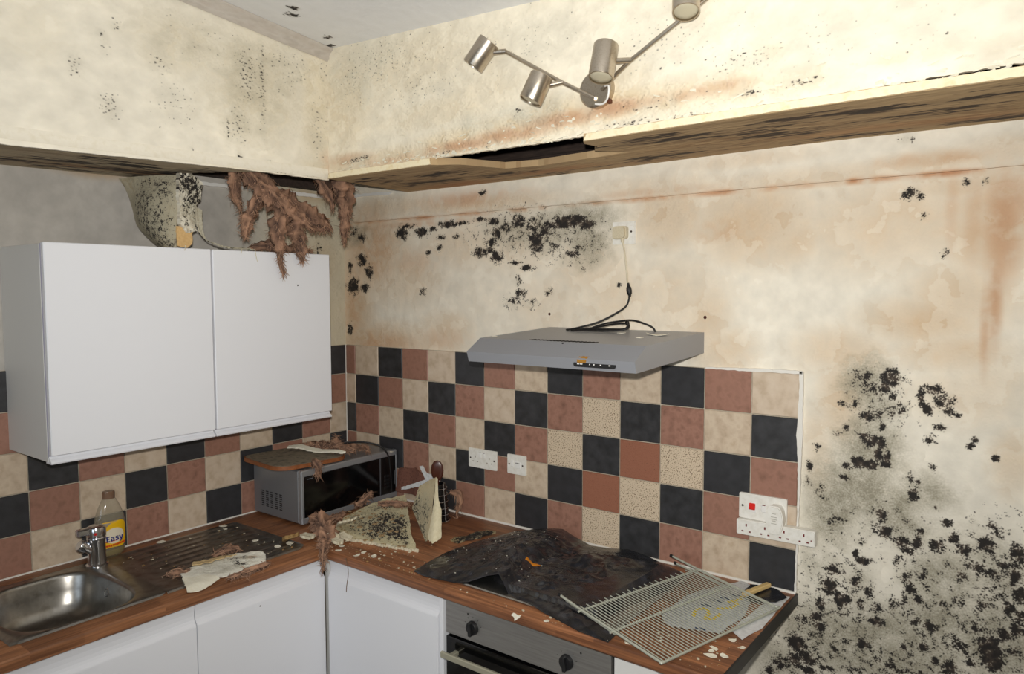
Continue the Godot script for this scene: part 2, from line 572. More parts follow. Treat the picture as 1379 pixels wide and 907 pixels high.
const K_BACK := [[54, 1338, 36, 34, 120], [36, 1427, 15, 24, 100], [118, 1456, 29, 27, 100], [161, 1401, 24, 29, 100], [130, 1331, 30, 20, 90], [28, 1139, 16, 27, 100], [115, 1556, 30, 17, 80], [60, 1586, 31, 20, 60], [377, 1566, 36, 28, 100], [409, 1590, 36, 9, 90], [493, 1561, 34, 19, 110], [553, 1573, 30, 9, 80], [641, 1587, 56, 13, 100], [713, 1588, 36, 9, 90], [814, 1597, 31, 9, 80], [603, 1537, 29, 9, 80], [685, 1536, 20, 9, 80], [590, 1495, 21, 12, 80], [530, 1475, 13, 12, 90], [882, 1584, 29, 14, 100], [937, 1556, 43, 17, 75], [1001, 1577, 32, 22, 95], [897, 1541, 25, 20, 100], [870, 1502, 19, 20, 100], [814, 1469, 38, 18, 100], [896, 1449, 30, 23, 100], [859, 1479, 19, 14, 100], [1084, 1498, 34, 39, 110], [1074, 1557, 40, 33, 75], [1121, 1538, 34, 33, 75], [1219, 1562, 72, 21, 130], [1304, 1552, 30, 18, 130], [1158, 1560, 33, 10, 100], [1260, 1565, 44, 21, 120], [1043, 1403, 30, 11, 100], [990, 1423, 28, 8, 90], [1245, 1449, 31, 10, 90], [1273, 1472, 16, 13, 80], [1292, 1397, 12, 10, 70], [1171, 1478, 26, 21, 60], [1011, 1307, 25, 14, 95], [1001, 1353, 18, 17, 60], [979, 1276, 36, 29, 50], [1063, 1268, 28, 17, 45], [498, 1311, 17, 16, 75], [1141, 1310, 20, 14, 65], [1434, 1335, 9, 8, 70], [2293, 1072, 26, 26, 100], [2277, 1046, 15, 17, 100], [2230, 1074, 16, 11, 80], [2240, 1050, 28, 25, 60], [2258, 1026, 11, 21, 65], [2205, 1066, 20, 17, 55], [2173, 991, 18, 13, 65], [2201, 991, 8, 17, 65], [2233, 960, 17, 17, 85], [2260, 967, 15, 11, 75], [2296, 971, 5, 6, 100], [2325, 984, 7, 8, 80], [2311, 1005, 6, 6, 80], [2298, 1019, 8, 9, 85], [2365, 1024, 9, 24, 100], [2382, 993, 14, 14, 110], [2393, 1047, 21, 16, 85], [2418, 1015, 24, 24, 80], [2431, 994, 14, 10, 95], [2453, 984, 7, 7, 90], [2274, 935, 6, 11, 100], [2413, 946, 18, 10, 75], [2393, 915, 14, 14, 65], [2227, 904, 15, 11, 100], [2248, 890, 20, 17, 110], [2271, 890, 11, 19, 105], [2215, 825, 18, 15, 130], [2242, 823, 24, 13, 130], [2263, 855, 11, 19, 120], [2286, 848, 9, 19, 110], [2283, 828, 15, 8, 110], [2184, 810, 12, 11, 80], [2175, 776, 12, 8, 95], [2177, 922, 10, 11, 80], [2153, 902, 12, 9, 75], [2101, 854, 8, 11, 80], [2081, 795, 6, 21, 90], [2076, 752, 6, 14, 80], [2541, 881, 6, 6, 150], [2483, 906, 5, 4, 130], [2494, 924, 5, 4, 120], [2316, 977, 4, 4, 90], [2365, 793, 10, 6, 90], [2399, 837, 10, 10, 60], [2346, 800, 11, 12, 60], [2355, 758, 14, 19, 95], [2408, 728, 7, 10, 90], [2275, 685, 13, 23, 100], [2286, 636, 15, 21, 110], [2331, 616, 23, 17, 90], [2370, 624, 14, 26, 100], [2376, 654, 9, 11, 100], [2349, 594, 21, 11, 80], [2231, 597, 15, 14, 85], [2214, 558, 8, 13, 100], [2232, 540, 18, 13, 110], [2257, 548, 8, 6, 100], [2435, 690, 12, 10, 100], [2416, 627, 18, 18, 95], [2452, 653, 13, 16, 95], [2476, 628, 18, 18, 90], [2526, 650, 20, 20, 100], [2539, 704, 13, 10, 90], [2552, 685, 16, 15, 65], [2508, 586, 23, 16, 95], [2474, 556, 13, 12, 100], [2543, 578, 23, 11, 85], [2565, 605, 15, 9, 95], [2597, 642, 18, 24, 100], [2594, 585, 18, 30, 95], [2605, 535, 18, 28, 90], [2583, 494, 18, 20, 85], [2526, 490, 16, 9, 90], [2607, 478, 15, 23, 85], [2316, 555, 13, 26, 90], [2345, 513, 26, 21, 70], [2387, 536, 10, 17, 75], [2330, 452, 23, 26, 95], [2357, 491, 19, 17, 75], [2374, 463, 11, 12, 100], [2151, 498, 20, 23, 85], [2146, 445, 24, 32, 95], [2177, 413, 24, 27, 105], [2216, 475, 18, 19, 85], [2252, 458, 17, 15, 85], [2122, 385, 17, 18, 100], [2230, 413, 15, 18, 80], [2271, 417, 15, 17, 85], [2110, 343, 21, 16, 100], [2117, 318, 17, 14, 110], [2272, 374, 19, 15, 105], [2308, 431, 15, 17, 65], [2068, 324, 17, 18, 65], [2056, 245, 31, 29, 105], [2088, 208, 30, 24, 95], [2051, 190, 25, 24, 95], [2095, 169, 30, 14, 90], [2009, 169, 27, 22, 80], [1976, 135, 23, 19, 70], [2240, 299, 18, 17, 100], [2281, 261, 9, 17, 65], [2345, 320, 9, 9, 110], [2391, 337, 14, 12, 110], [2420, 304, 7, 10, 110], [2163, 258, 6, 7, 100], [2139, 196, 21, 7, 90], [2401, 397, 23, 16, 90], [2371, 401, 14, 12, 80], [2457, 297, 18, 24, 105], [2506, 325, 14, 12, 95], [2544, 379, 26, 32, 125], [2550, 345, 26, 28, 120], [2576, 422, 18, 19, 85], [2513, 423, 16, 13, 75], [2604, 442, 18, 23, 85], [2431, 466, 14, 13, 65], [2467, 487, 14, 12, 70], [2596, 383, 16, 16, 75], [2476, 357, 35, 30, 60], [2317, 255, 56, 17, 55], [2221, 213, 40, 17, 50], [2326, 1577, 21, 14, 85], [2346, 1568, 10, 12, 80], [2358, 1516, 10, 8, 65], [2454, 1594, 10, 6, 70], [2495, 1594, 6, 4, 70], [2410, 1413, 5, 12, 65], [2308, 1720, 18, 6, 65], [834, 1700, 19, 12, 60], [2116, 723, 17, 23, 50], [2139, 638, 16, 23, 50], [2170, 644, 16, 18, 45], [2175, 423, 120, 112, 31], [2348, 488, 113, 92, 28], [2546, 537, 89, 150, 34], [2278, 265, 280, 68, 31], [2543, 387, 106, 90, 36], [2406, 377, 96, 72, 27], [2095, 243, 85, 95, 37], [2288, 624, 94, 77, 20], [2268, 1001, 75, 80, 25], [976, 1542, 181, 72, 27], [1213, 1504, 130, 83, 22], [2711, 465, 69, 113, 42], [2691, 611, 47, 94, 55], [2750, 570, 60, 113, 40], [2684, 400, 55, 60, 60], [2797, 453, 69, 75, 35]]
const G_BACK := [[2229, 1051, 64, 72, 100], [2259, 990, 53, 59, 75], [2243, 872, 84, 96, 100], [2207, 738, 120, 106, 100], [2149, 662, 68, 90, 112], [2333, 696, 70, 85, 100], [2376, 766, 75, 53, 75], [2178, 290, 160, 112, 112], [2316, 309, 188, 135, 112], [2436, 531, 105, 80, 100], [2273, 470, 112, 85, 50], [2558, 401, 98, 113, 112], [2422, 424, 122, 85, 100], [2569, 563, 65, 100, 75], [1307, 1486, 94, 79, 88], [1131, 1534, 84, 66, 88], [976, 1542, 127, 61, 62], [1276, 1567, 141, 58, 88], [2009, 169, 90, 67, 88], [75, 1571, 80, 46, 75], [2502, 627, 81, 60, 50], [2121, 500, 64, 90, 50], [2710, 484, 120, 169, 90]]
const B_BACK := [[183, 1484, 238, 202, 80], [77, 1216, 120, 236, 80], [392, 1381, 225, 125, 60], [628, 1163, 140, 72, 60], [223, 1102, 341, 74, 90], [712, 1496, 240, 90, 50], [976, 1486, 217, 115, 40], [1308, 1394, 150, 105, 50], [1892, 1518, 180, 113, 90], [2004, 1468, 98, 77, 70], [1620, 1558, 118, 107, 80], [1650, 1290, 158, 142, 50], [2283, 1496, 263, 120, 60], [2507, 1483, 97, 150, 80], [2363, 1233, 140, 60, 90], [2447, 1293, 122, 100, 70], [2161, 992, 60, 106, 80], [2158, 1142, 120, 64, 70], [2435, 1155, 130, 56, 70], [2575, 876, 45, 80, 60], [2472, 1039, 130, 75, 40], [2520, 1082, 97, 75, 40], [1753, 1219, 75, 119, 70], [1804, 1126, 95, 71, 70], [455, 1095, 270, 65, 60], [1429, 1289, 172, 125, 50], [1148, 1261, 169, 110, 40], [2103, 854, 40, 135, 50], [866, 1287, 544, 173, 15], [2438, 1584, 146, 32, 70], [2064, 1638, 425, 31, 50], [792, 1654, 375, 29, 70], [1566, 1659, 236, 33, 40], [2385, 1656, 158, 26, 70], [2532, 1668, 97, 34, 50], [1865, 1712, 190, 23, 40], [282, 1675, 285, 46, 70]]
const W_BACK := [[2291, 513, 34, 68, 100], [2260, 586, 28, 23, 80], [2321, 471, 21, 34, 80], [2210, 619, 28, 36, 60], [2110, 554, 32, 36, 50], [2378, 704, 35, 28, 50], [2315, 330, 26, 21, 40], [2437, 510, 32, 24, 40], [2505, 527, 32, 20, 40]]
const O_BACK := [[183, 1517, 127, 135, 37], [51, 1216, 62, 210, 31], [460, 1443, 114, 50, 22], [174, 1083, 244, 41, 37], [627, 1117, 124, 37, 25], [2539, 1482, 39, 131, 56], [2555, 1536, 42, 70, 43], [2526, 1293, 15, 113, 56], [2507, 1217, 11, 100, 43], [2534, 1388, 21, 75, 43], [792, 1683, 232, 26, 50], [1566, 1640, 184, 15, 31], [2368, 1664, 123, 16, 31], [463, 1600, 394, 16, 37], [2474, 1504, 23, 112, 19], [2423, 1527, 14, 100, 19], [1774, 1502, 71, 28, 19], [150, 1622, 146, 8, 60], [500, 1622, 128, 8, 90], [800, 1622, 116, 7, 90], [1050, 1622, 101, 7, 80], [1300, 1622, 90, 7, 80], [1550, 1622, 110, 7, 90], [1800, 1622, 95, 6, 80], [2000, 1622, 106, 6, 60], [2200, 1622, 94, 6, 90], [2400, 1622, 88, 5, 90], [2600, 1622, 75, 5, 80]]
const K_BR := [[577, 48, 68, 8, 50], [139, 71, 48, 8, 70], [195, 75, 31, 8, 70], [766, 49, 12, 7, 60], [146, 375, 80, 105, 28], [302, 398, 218, 100, 28], [444, 273, 210, 71, 25], [883, 333, 220, 85, 18], [1368, 236, 170, 75, 22], [1567, 161, 113, 38, 30], [1742, 162, 105, 53, 20], [1970, 163, 83, 65, 20], [882, 140, 14, 9, 75], [1327, 89, 135, 15, 35], [1587, 77, 38, 9, 70], [1711, 83, 49, 9, 60], [1433, 45, 80, 8, 50], [1261, 50, 90, 8, 60]]
const G_BR := [[938, 127, 131, 38, 50], [706, 126, 90, 31, 40], [146, 375, 160, 105, 30], [1282, 234, 68, 60, 20]]
const B_BR := [[97, 62, 124, 44, 60], [369, 54, 218, 37, 90], [643, 76, 188, 43, 100], [854, 83, 172, 47, 100], [1043, 101, 157, 47, 100], [1215, 107, 135, 47, 100], [1370, 102, 106, 41, 90], [1512, 98, 113, 38, 80], [1676, 88, 140, 28, 50], [1900, 98, 120, 21, 30], [2104, 90, 50, 21, 20], [103, 276, 120, 157, 50], [445, 347, 280, 100, 40], [737, 202, 180, 68, 40], [579, 180, 260, 50, 50], [1640, 165, 35, 21, 40], [1237, 163, 95, 40, 40], [1569, 71, 56, 19, 60]]
const O_BR := [[387, 52, 181, 16, 60], [642, 62, 163, 17, 70], [854, 72, 138, 20, 70], [1043, 90, 131, 21, 70], [1215, 97, 90, 21, 80], [1370, 98, 85, 15, 60], [1502, 103, 75, 14, 60], [98, 75, 120, 21, 50]]
const K_BL := [[354, 392, 39, 95, 40], [297, 380, 14, 150, 48], [387, 227, 33, 75, 38], [429, 195, 14, 48, 43], [190, 456, 94, 79, 28], [474, 459, 131, 71, 18], [649, 359, 36, 34, 36], [778, 434, 17, 17, 44], [820, 401, 12, 13, 44], [893, 300, 19, 40, 40], [807, 205, 30, 42, 40], [811, 372, 16, 26, 36], [605, 245, 71, 67, 24], [66, 243, 35, 165, 28], [28, 413, 28, 165, 28], [275, 109, 15, 8, 76], [215, 94, 63, 10, 76], [103, 97, 68, 8, 66], [390, 118, 8, 5, 86], [561, 115, 8, 7, 32]]
const G_BL := [[341, 371, 144, 150, 25], [575, 433, 125, 68, 20]]
const B_BL := [[313, 352, 180, 175, 50], [63, 351, 81, 236, 60], [575, 433, 150, 90, 40], [1011, 359, 88, 75, 20], [34, 125, 105, 33, 60], [377, 88, 173, 15, 40]]
const O_BL := [[16, 155, 35, 55, 40]]

# ---------------------------------------------------------------- the scene
func _ready() -> void:
	rng.seed = 7
	var cam := Camera3D.new()
	cam.name = "camera"
	cam.position = Vector3(2.6839, 1.7142, 2.2482)
	cam.rotation = Vector3(-0.06354, 0.65042, -0.0024)
	cam.fov = 49.30
	cam.near = 0.05
	cam.current = true
	add_child(cam)
	var env := Environment.new()
	env.background_mode = Environment.BG_SKY
	var sky := Sky.new()
	var pm := ProceduralSkyMaterial.new()
	pm.energy_multiplier = 0.35
	pm.sky_top_color = rgb(150, 170, 200)
	pm.sky_horizon_color = rgb(205, 212, 222)
	pm.ground_bottom_color = rgb(110, 105, 100)
	pm.ground_horizon_color = rgb(190, 190, 190)
	sky.sky_material = pm
	env.sky = sky
	env.ambient_light_source = Environment.AMBIENT_SOURCE_SKY
	env.tonemap_mode = Environment.TONE_MAPPER_LINEAR
	env.tonemap_exposure = 1.0
	env.sdfgi_enabled = true
	env.ssao_enabled = true
	env.ssil_enabled = true
	var we := WorldEnvironment.new()
	we.name = "world"
	we.environment = env
	add_child(we)
	var flash := SpotLight3D.new()      # the camera's own flash, just above the lens
	flash.name = "camera_flash"
	flash.position = cam.position + Vector3(-0.02, 0.085, 0.0)
	flash.rotation = cam.rotation + Vector3(0.12, 0.0, 0.0)
	flash.spot_angle = 62.0
	flash.spot_angle_attenuation = 1.0
	flash.spot_range = 12.0
	flash.spot_attenuation = 2.0
	flash.light_color = Color(1.0, 0.99, 0.965)
	flash.light_energy = 4.3
	flash.light_size = 0.02
	flash.shadow_enabled = true
	add_child(flash)
	var day := AreaLight3D.new()        # daylight from the window behind the camera
	day.name = "window_daylight"
	day.position = Vector3(2.2, 1.55, 4.12)
	day.area_size = Vector2(1.5, 1.1)
	day.light_color = Color(0.86, 0.93, 1.0)
	day.light_energy = 1.25
	day.area_range = 12.0
	day.area_attenuation = 2.0
	day.shadow_enabled = true
	add_child(day)
	make_materials()
	build_room()
	build_tiles()
	build_bulkheads()
	build_wall_cabinets()
	build_base_cabinets()
	build_worktops()
	build_oven()
	build_sink()
	build_hood()
	build_sockets()
	build_spotlights()
	build_microwave()
	build_fallen_board()
	build_plastic_and_rack()
	build_ceiling_debris()
	build_crumbs()

func make_materials() -> void:
	M.cab = mat(rgb(229, 230, 235), 0.42)
	M.cab_side = mat(rgb(214, 213, 210), 0.5)
	M.edge = mat(rgb(150, 148, 165), 0.5)
	M.shadow_gap = mat(rgb(60, 60, 66), 0.8)
	M.white = mat(rgb(232, 230, 226), 0.35)
	M.dirty_white = tmat(noise_tex(0.02, [rgb(218, 214, 204), rgb(230, 227, 219), rgb(237, 235, 229)], 4), Vector3.ONE * 4.0, 0.4)
	M.black = mat(rgb(24, 24, 26), 0.45)
	M.rubber = mat(rgb(20, 19, 20), 0.55)
	M.hole = mat(rgb(14, 10, 9), 0.8)
	M.chrome = mat(rgb(205, 205, 208), 0.16, 1.0)
	M.steel = tmat(noise_tex(0.012, [rgb(150, 149, 147), rgb(182, 181, 178), rgb(168, 166, 162)], 11), Vector3(1, 12, 1), 0.34, 1.0)
	M.sink = tmat(noise_tex(0.015, [rgb(128, 124, 118), rgb(160, 157, 152), rgb(145, 141, 135)], 12), Vector3.ONE * 2.5, 0.30, 1.0)
	M.drainer = tmat(noise_tex(0.012, [rgb(104, 94, 82), rgb(134, 129, 122), rgb(156, 152, 147), rgb(122, 113, 102)], 13), Vector3.ONE * 2.5, 0.36, 0.95)
	M.nickel = tmat(noise_tex(0.02, [rgb(176, 160, 140), rgb(196, 186, 172), rgb(184, 172, 156)], 14), Vector3.ONE * 10.0, 0.30, 1.0)
	M.hood = mat(rgb(156, 158, 164), 0.42, 0.3)
	M.plaster = tmat(noise_tex(0.03, [rgb(170, 160, 132), rgb(212, 203, 178), rgb(226, 220, 200)], 15), Vector3.ONE * 5.0, 0.95)
	M.flake = tmat(noise_tex(0.03, [rgb(226, 219, 196), rgb(240, 236, 222)], 16), Vector3.ONE * 8.0, 0.85)
	M.wool = mat(Color.WHITE, 1.0)
	M.wool.vertex_color_use_as_albedo = true
	M.dark_timber = tmat(noise_tex(0.02, [rgb(40, 30, 26), rgb(66, 52, 44)], 17), Vector3(1, 6, 6), 0.9)
	M.paper = tmat(noise_tex(0.02, [rgb(196, 196, 196), rgb(226, 226, 226)], 18), Vector3.ONE * 5.0, 0.7)
	M.wire = tmat(noise_tex(0.02, [rgb(158, 160, 146), rgb(200, 202, 188)], 19), Vector3.ONE * 9.0, 0.35, 0.25)
	M.sealant = mat(rgb(226, 222, 214), 0.5)
	M.grout = tmat(noise_tex(0.02, [rgb(172, 160, 140), rgb(200, 190, 172)], 20), Vector3.ONE * 4.0, 0.9)

# ---------------------------------------------------------------- room
func ceil_y(x: float, z: float) -> float:
	return 2.605 - 0.05 * (x - 0.45) + 0.086 * (z - 0.42)

func build_room() -> void:
	var wb := paint(2.9, 1.8, 520.0, rgb(233, 226, 211), {"K": K_BACK, "G": G_BACK, "B": B_BACK, "O": O_BACK, "W": W_BACK, "seed": 21, "fine": 150.0, "mid": 34.0, "everywhere": 0.07, "tide": Vector2(0.46, 0.22), "thr": 142.0, "relief": 2.5, "depth": 0.5})
	var uv_b := Rect2(0.0, 0.4, 2.9, 1.8)
	var st := S()
	patch(st, PackedVector2Array(rect(-0.1, 0.0, 3.8, 2.8)), 0.6, func(p: Vector2) -> Vector3: return Vector3(p.x, p.y, 0.0), Vector3(0, 0, -0.1), uv_b)
	var wall := struct("wall_back", st, wb, "cream kitchen wall with black mould and brown tide marks behind the cooker hood", "wall")
	st = S()
	patch(st, ragged(rect(0.0, 2.021, 3.8, 2.20), 0.05, 0.0008, 3), 0.08, func(p: Vector2) -> Vector3: return Vector3(p.x, p.y, 0.012 + 0.0015 * sin(p.x * 7.0)), Vector3(0, 0, -0.0115), uv_b)
	obj("upper_board", st, wb, wall)
	st = S()
	for h in [[1.752, 1.626], [1.148, 1.626]]:
		lathe(st, [Vector2(0.0, 0.0012), Vector2(0.0045, 0.0012), Vector2(0.0055, 0.0)], 14, Transform3D(Basis(Vector3.RIGHT, PI / 2.0), Vector3(h[0], h[1], 0.0)))
	obj("screw_hole", st, mat(rgb(70, 30, 20), 0.9), wall)
	# left wall
	var wl := paint(1.8, 0.9, 360.0, rgb(184, 179, 172), {
		"B": [[100, 500, 300, 700, 150], [260, 350, 200, 160, 60], [60, 100, 200, 300, 120]], "tan": rgb(206, 197, 174), "tide": Vector2(0.9, 0.05), "everywhere": 0.05,
		"O": [[1250, 745, 260, 22, 70], [1080, 730, 120, 22, 80], [1420, 745, 200, 14, 60], [200, 740, 200, 30, 50], [120, 420, 60, 120, 35]], "rust": rgb(170, 140, 105),
		"K": [[215, 672, 14, 26, 120], [140, 500, 12, 30, 60]], "seed": 31, "relief": 1.2})
	st = S()
	patch(st, PackedVector2Array(rect(0.0, 0.0, 4.2, 2.9)), 0.6, func(p: Vector2) -> Vector3: return Vector3(0.0, p.y, p.x), Vector3(-0.1, 0, 0), Rect2(0.0, 1.4, 1.8, 0.9))
	struct("wall_left", st, wl, "grey painted kitchen wall behind the white wall cabinets and sink", "wall")
	var plain := tmat(noise_tex(0.006, [rgb(206, 200, 184), rgb(222, 216, 200)], 33), Vector3.ONE * 0.8, 0.9)
	struct("wall_right", bx(3.8, 0, -0.1, 3.9, 2.9, 4.3, 0.0), plain, "plain cream wall opposite the sink", "wall")
	st = S()
	box(st, Vector3(-0.1, 0, 4.2), Vector3(1.4, 2.95, 4.3), 0.0)
	box(st, Vector3(3.0, 0, 4.2), Vector3(3.8, 2.95, 4.3), 0.0)
	box(st, Vector3(1.4, 0, 4.2), Vector3(3.0, 0.95, 4.3), 0.0)
	box(st, Vector3(1.4, 2.15, 4.2), Vector3(3.0, 2.95, 4.3), 0.0)
	struct("wall_front", st, plain, "plain cream wall with the window facing the tiled corner", "wall")
	st = S()
	for b in [[1.4, 0.95, 1.46, 2.15], [2.94, 0.95, 3.0, 2.15], [1.46, 0.95, 2.94, 1.01], [1.46, 2.09, 2.94, 2.15], [2.17, 1.01, 2.23, 2.09]]:
		box(st, Vector3(b[0], b[1], 4.22), Vector3(b[2], b[3], 4.28))
	var win := struct("window_1", st, M.white, "white framed window in the wall facing the tiled corner", "window")
	var gl := mat(Color(0.95, 0.98, 1.0, 0.06), 0.02)
	gl.transparency = BaseMaterial3D.TRANSPARENCY_ALPHA
	obj("pane", bx(1.46, 1.01, 4.248, 2.17, 2.09, 4.252, 0.0), gl, win)
	obj("pane", bx(2.23, 1.01, 4.248, 2.94, 2.09, 4.252, 0.0), gl, win)
	struct("floor", bx(-0.1, -0.1, -0.1, 3.9, 0.0, 4.3, 0.0), tmat(noise_tex(0.01, [rgb(168, 160, 150), rgb(188, 180, 170)], 34), Vector3.ONE, 0.5), "dull brown vinyl kitchen floor", "floor")
	st = S()
	var cy := func(p: Vector2) -> Vector3: return Vector3(p.x, ceil_y(p.x, p.y), p.y)
	patch(st, PackedVector2Array(rect(-0.1, -0.1, 3.9, 4.3)), 0.5, cy, Vector3(0, 0.1, 0), Rect2(0.4, 0.4, 1.6, 1.2))
	var cm := paint(1.6, 1.2, 260.0, rgb(236, 237, 239), {"K": [[250, 350, 7, 9, 110], [196, 318, 10, 16, 95], [150, 130, 10, 12, 80], [90, 70, 16, 10, 70], [60, 60, 16, 8, 70]], "everywhere": 0.0, "uneven": 0.25, "seed": 41, "relief": 1.0})
	struct("ceiling", st, cm, "pale grey painted ceiling with a few dark mould spots in its corner", "ceiling")

func build_tiles() -> void:
	var ramps := [
		[[rgb(179, 158, 135), rgb(197, 177, 154), rgb(208, 190, 167), rgb(191, 169, 144)], [rgb(185, 164, 140), rgb(204, 185, 163), rgb(212, 195, 175)]],
		[[rgb(40, 40, 41), rgb(52, 52, 54), rgb(63, 63, 65)], [rgb(44, 44, 46), rgb(57, 57, 60)]],
		[[rgb(124, 90, 76), rgb(148, 108, 92), rgb(162, 120, 103), rgb(136, 98, 83)], [rgb(132, 96, 80), rgb(158, 116, 99), rgb(142, 104, 88)]]]
	var mats := []
	for i in 3:
		var row := []
		for j in 2:
			row.append(tmat(noise_tex(0.012, ramps[i][j], 50 + i * 3 + j), Vector3.ONE * 3.1, 0.42, 0.0, true))
		mats.append(row)
	# spattered with grease around the hob
	var dirt := [rgb(48, 32, 22), rgb(110, 84, 58), rgb(206, 186, 160), rgb(214, 196, 172), rgb(202, 180, 150)]
	var spat := tmat(noise_tex(0.05, dirt, 61, 1024, 5, [0.0, 0.27, 0.33, 0.6, 1.0]), Vector3.ONE * 3.3, 0.45, 0.0, true)
	var spat_b := tmat(noise_tex(0.05, [rgb(40, 26, 20), rgb(146, 94, 73), rgb(158, 106, 84), rgb(140, 88, 67)], 62, 1024, 5, [0.0, 0.27, 0.33, 1.0]), Vector3.ONE * 3.3, 0.45, 0.0, true)
	var wall: Node3D = get_node("wall_back")
	var st := S()
	box(st, Vector3(0.0, WT, 0.0005), Vector3(2.056, TT, 0.004), 0.0)
	obj("grout", st, M.grout, wall)
	var meshes := {}
	for c in range(-1, 13):
		var x0 := 0.0736 + c * TP
		var x1 := x0 + TP
		if c == -1: x0 = 0.008
		if c == 12: x1 = 2.053
		for r in 5:
			var y1 := TT - r * TH
			var key := Vector2(snappedf(x1 - x0, 0.001), 0)
			if not meshes.has(key):
				var s := bx(0.0016, 0.0016, 0.0, x1 - x0 - 0.0016, TH - 0.0016, 0.006, 0.0018)
				s.generate_normals()
				meshes[key] = s.commit()
			var kind: int = posmod(c + r, 3)
			var m: Material = mats[kind][rng.randi() % 2]
			if kind == 0 and ((c in [7, 8, 9, 10] and r in [2, 3, 4]) or (c == 8 and r == 1) or (c == 6 and r == 1)): m = spat
			if kind == 2 and c in [7, 8, 9] and r in [2, 3]: m = spat_b
			tile(wall, meshes[key], m, Vector3(x0, y1 - TH, 0.0035 + rng.randf_range(-0.0004, 0.0004)), 0.0)
	wall = get_node("wall_left")
	st = S()
	box(st, Vector3(0.0005, WT, 0.004), Vector3(0.004, TT, 1.70), 0.0)
	obj("grout", st, M.grout, wall)
	for c in range(-1, 11):
		var z0 := 0.1056 + c * TP
		var z1 := z0 + TP
		if c == -1: z0 = 0.010
		if c == 10: z1 = 1.70
		for r in 5:
			var key := Vector2(snappedf(z1 - z0, 0.001), 1)
			if not meshes.has(key):
				var s := bx(0.0, 0.0016, 0.0016, 0.006, TH - 0.0016, z1 - z0 - 0.0016, 0.0018)
				s.generate_normals()
				meshes[key] = s.commit()
			tile(wall, meshes[key], mats[posmod(r - c, 3)][rng.randi() % 2], Vector3(0.0035 + rng.randf_range(-0.0004, 0.0004), TT - (r + 1) * TH, z0), 0.0)
	st = S()
	tube(st, [Vector3(0.008, WT, 0.008), Vector3(0.008, TT, 0.008)], 0.0035, 6)
	tube(st, curve([Vector3(0.01, WT + 0.002, 0.010), Vector3(1.0, WT + 0.002, 0.011), Vector3(2.055, WT + 0.002, 0.010)], 0.05), 0.0055, 6)
	obj("sealant", st, M.sealant, get_node("wall_back"))
	st = S()
	tube(st, curve([Vector3(0.010, WT + 0.001, 0.01), Vector3(0.010, WT + 0.001, 1.70)], 0.05), 0.004, 6)
	obj("sealant", st, M.sealant, get_node("wall_left"))
	st = S()   # filler smeared along the free edge and the top of the tiling
	patch(st, ragged([Vector2(2.050, 0.80), Vector2(2.054, 1.10), Vector2(2.052, 1.20), Vector2(2.046, 1.28), Vector2(2.050, 1.36), Vector2(2.052, 1.472), Vector2(2.062, 1.472), Vector2(2.064, 1.30), Vector2(2.062, 1.2), Vector2(2.058, 1.0), Vector2(2.056, 0.80)], 0.012, 0.0012, 5), 0.02, func(p: Vector2) -> Vector3: return Vector3(p.x, p.y, 0.0102), Vector3(0, 0, -0.0098), Rect2(0, 0, 1, 1), 5)
	patch(st, ragged([Vector2(1.76, 1.462), Vector2(2.06, 1.464), Vector2(2.06, 1.474), Vector2(1.86, 1.471), Vector2(1.76, 1.467)], 0.012, 0.0012, 6), 0.02, func(p: Vector2) -> Vector3: return Vector3(p.x, p.y, 0.0102), Vector3(0, 0, -0.0098), Rect2(0, 0, 1, 1), 6)
	obj("filler", st, M.sealant, get_node("wall_back"))

func tile(wall: Node3D, mesh: Mesh, m: Material, at: Vector3, _t: float) -> void:
	var o := MeshInstance3D.new()
	o.name = "tile"
	o.mesh = mesh
	o.material_override = m
	o.position = at
	wall.add_child(o, true)

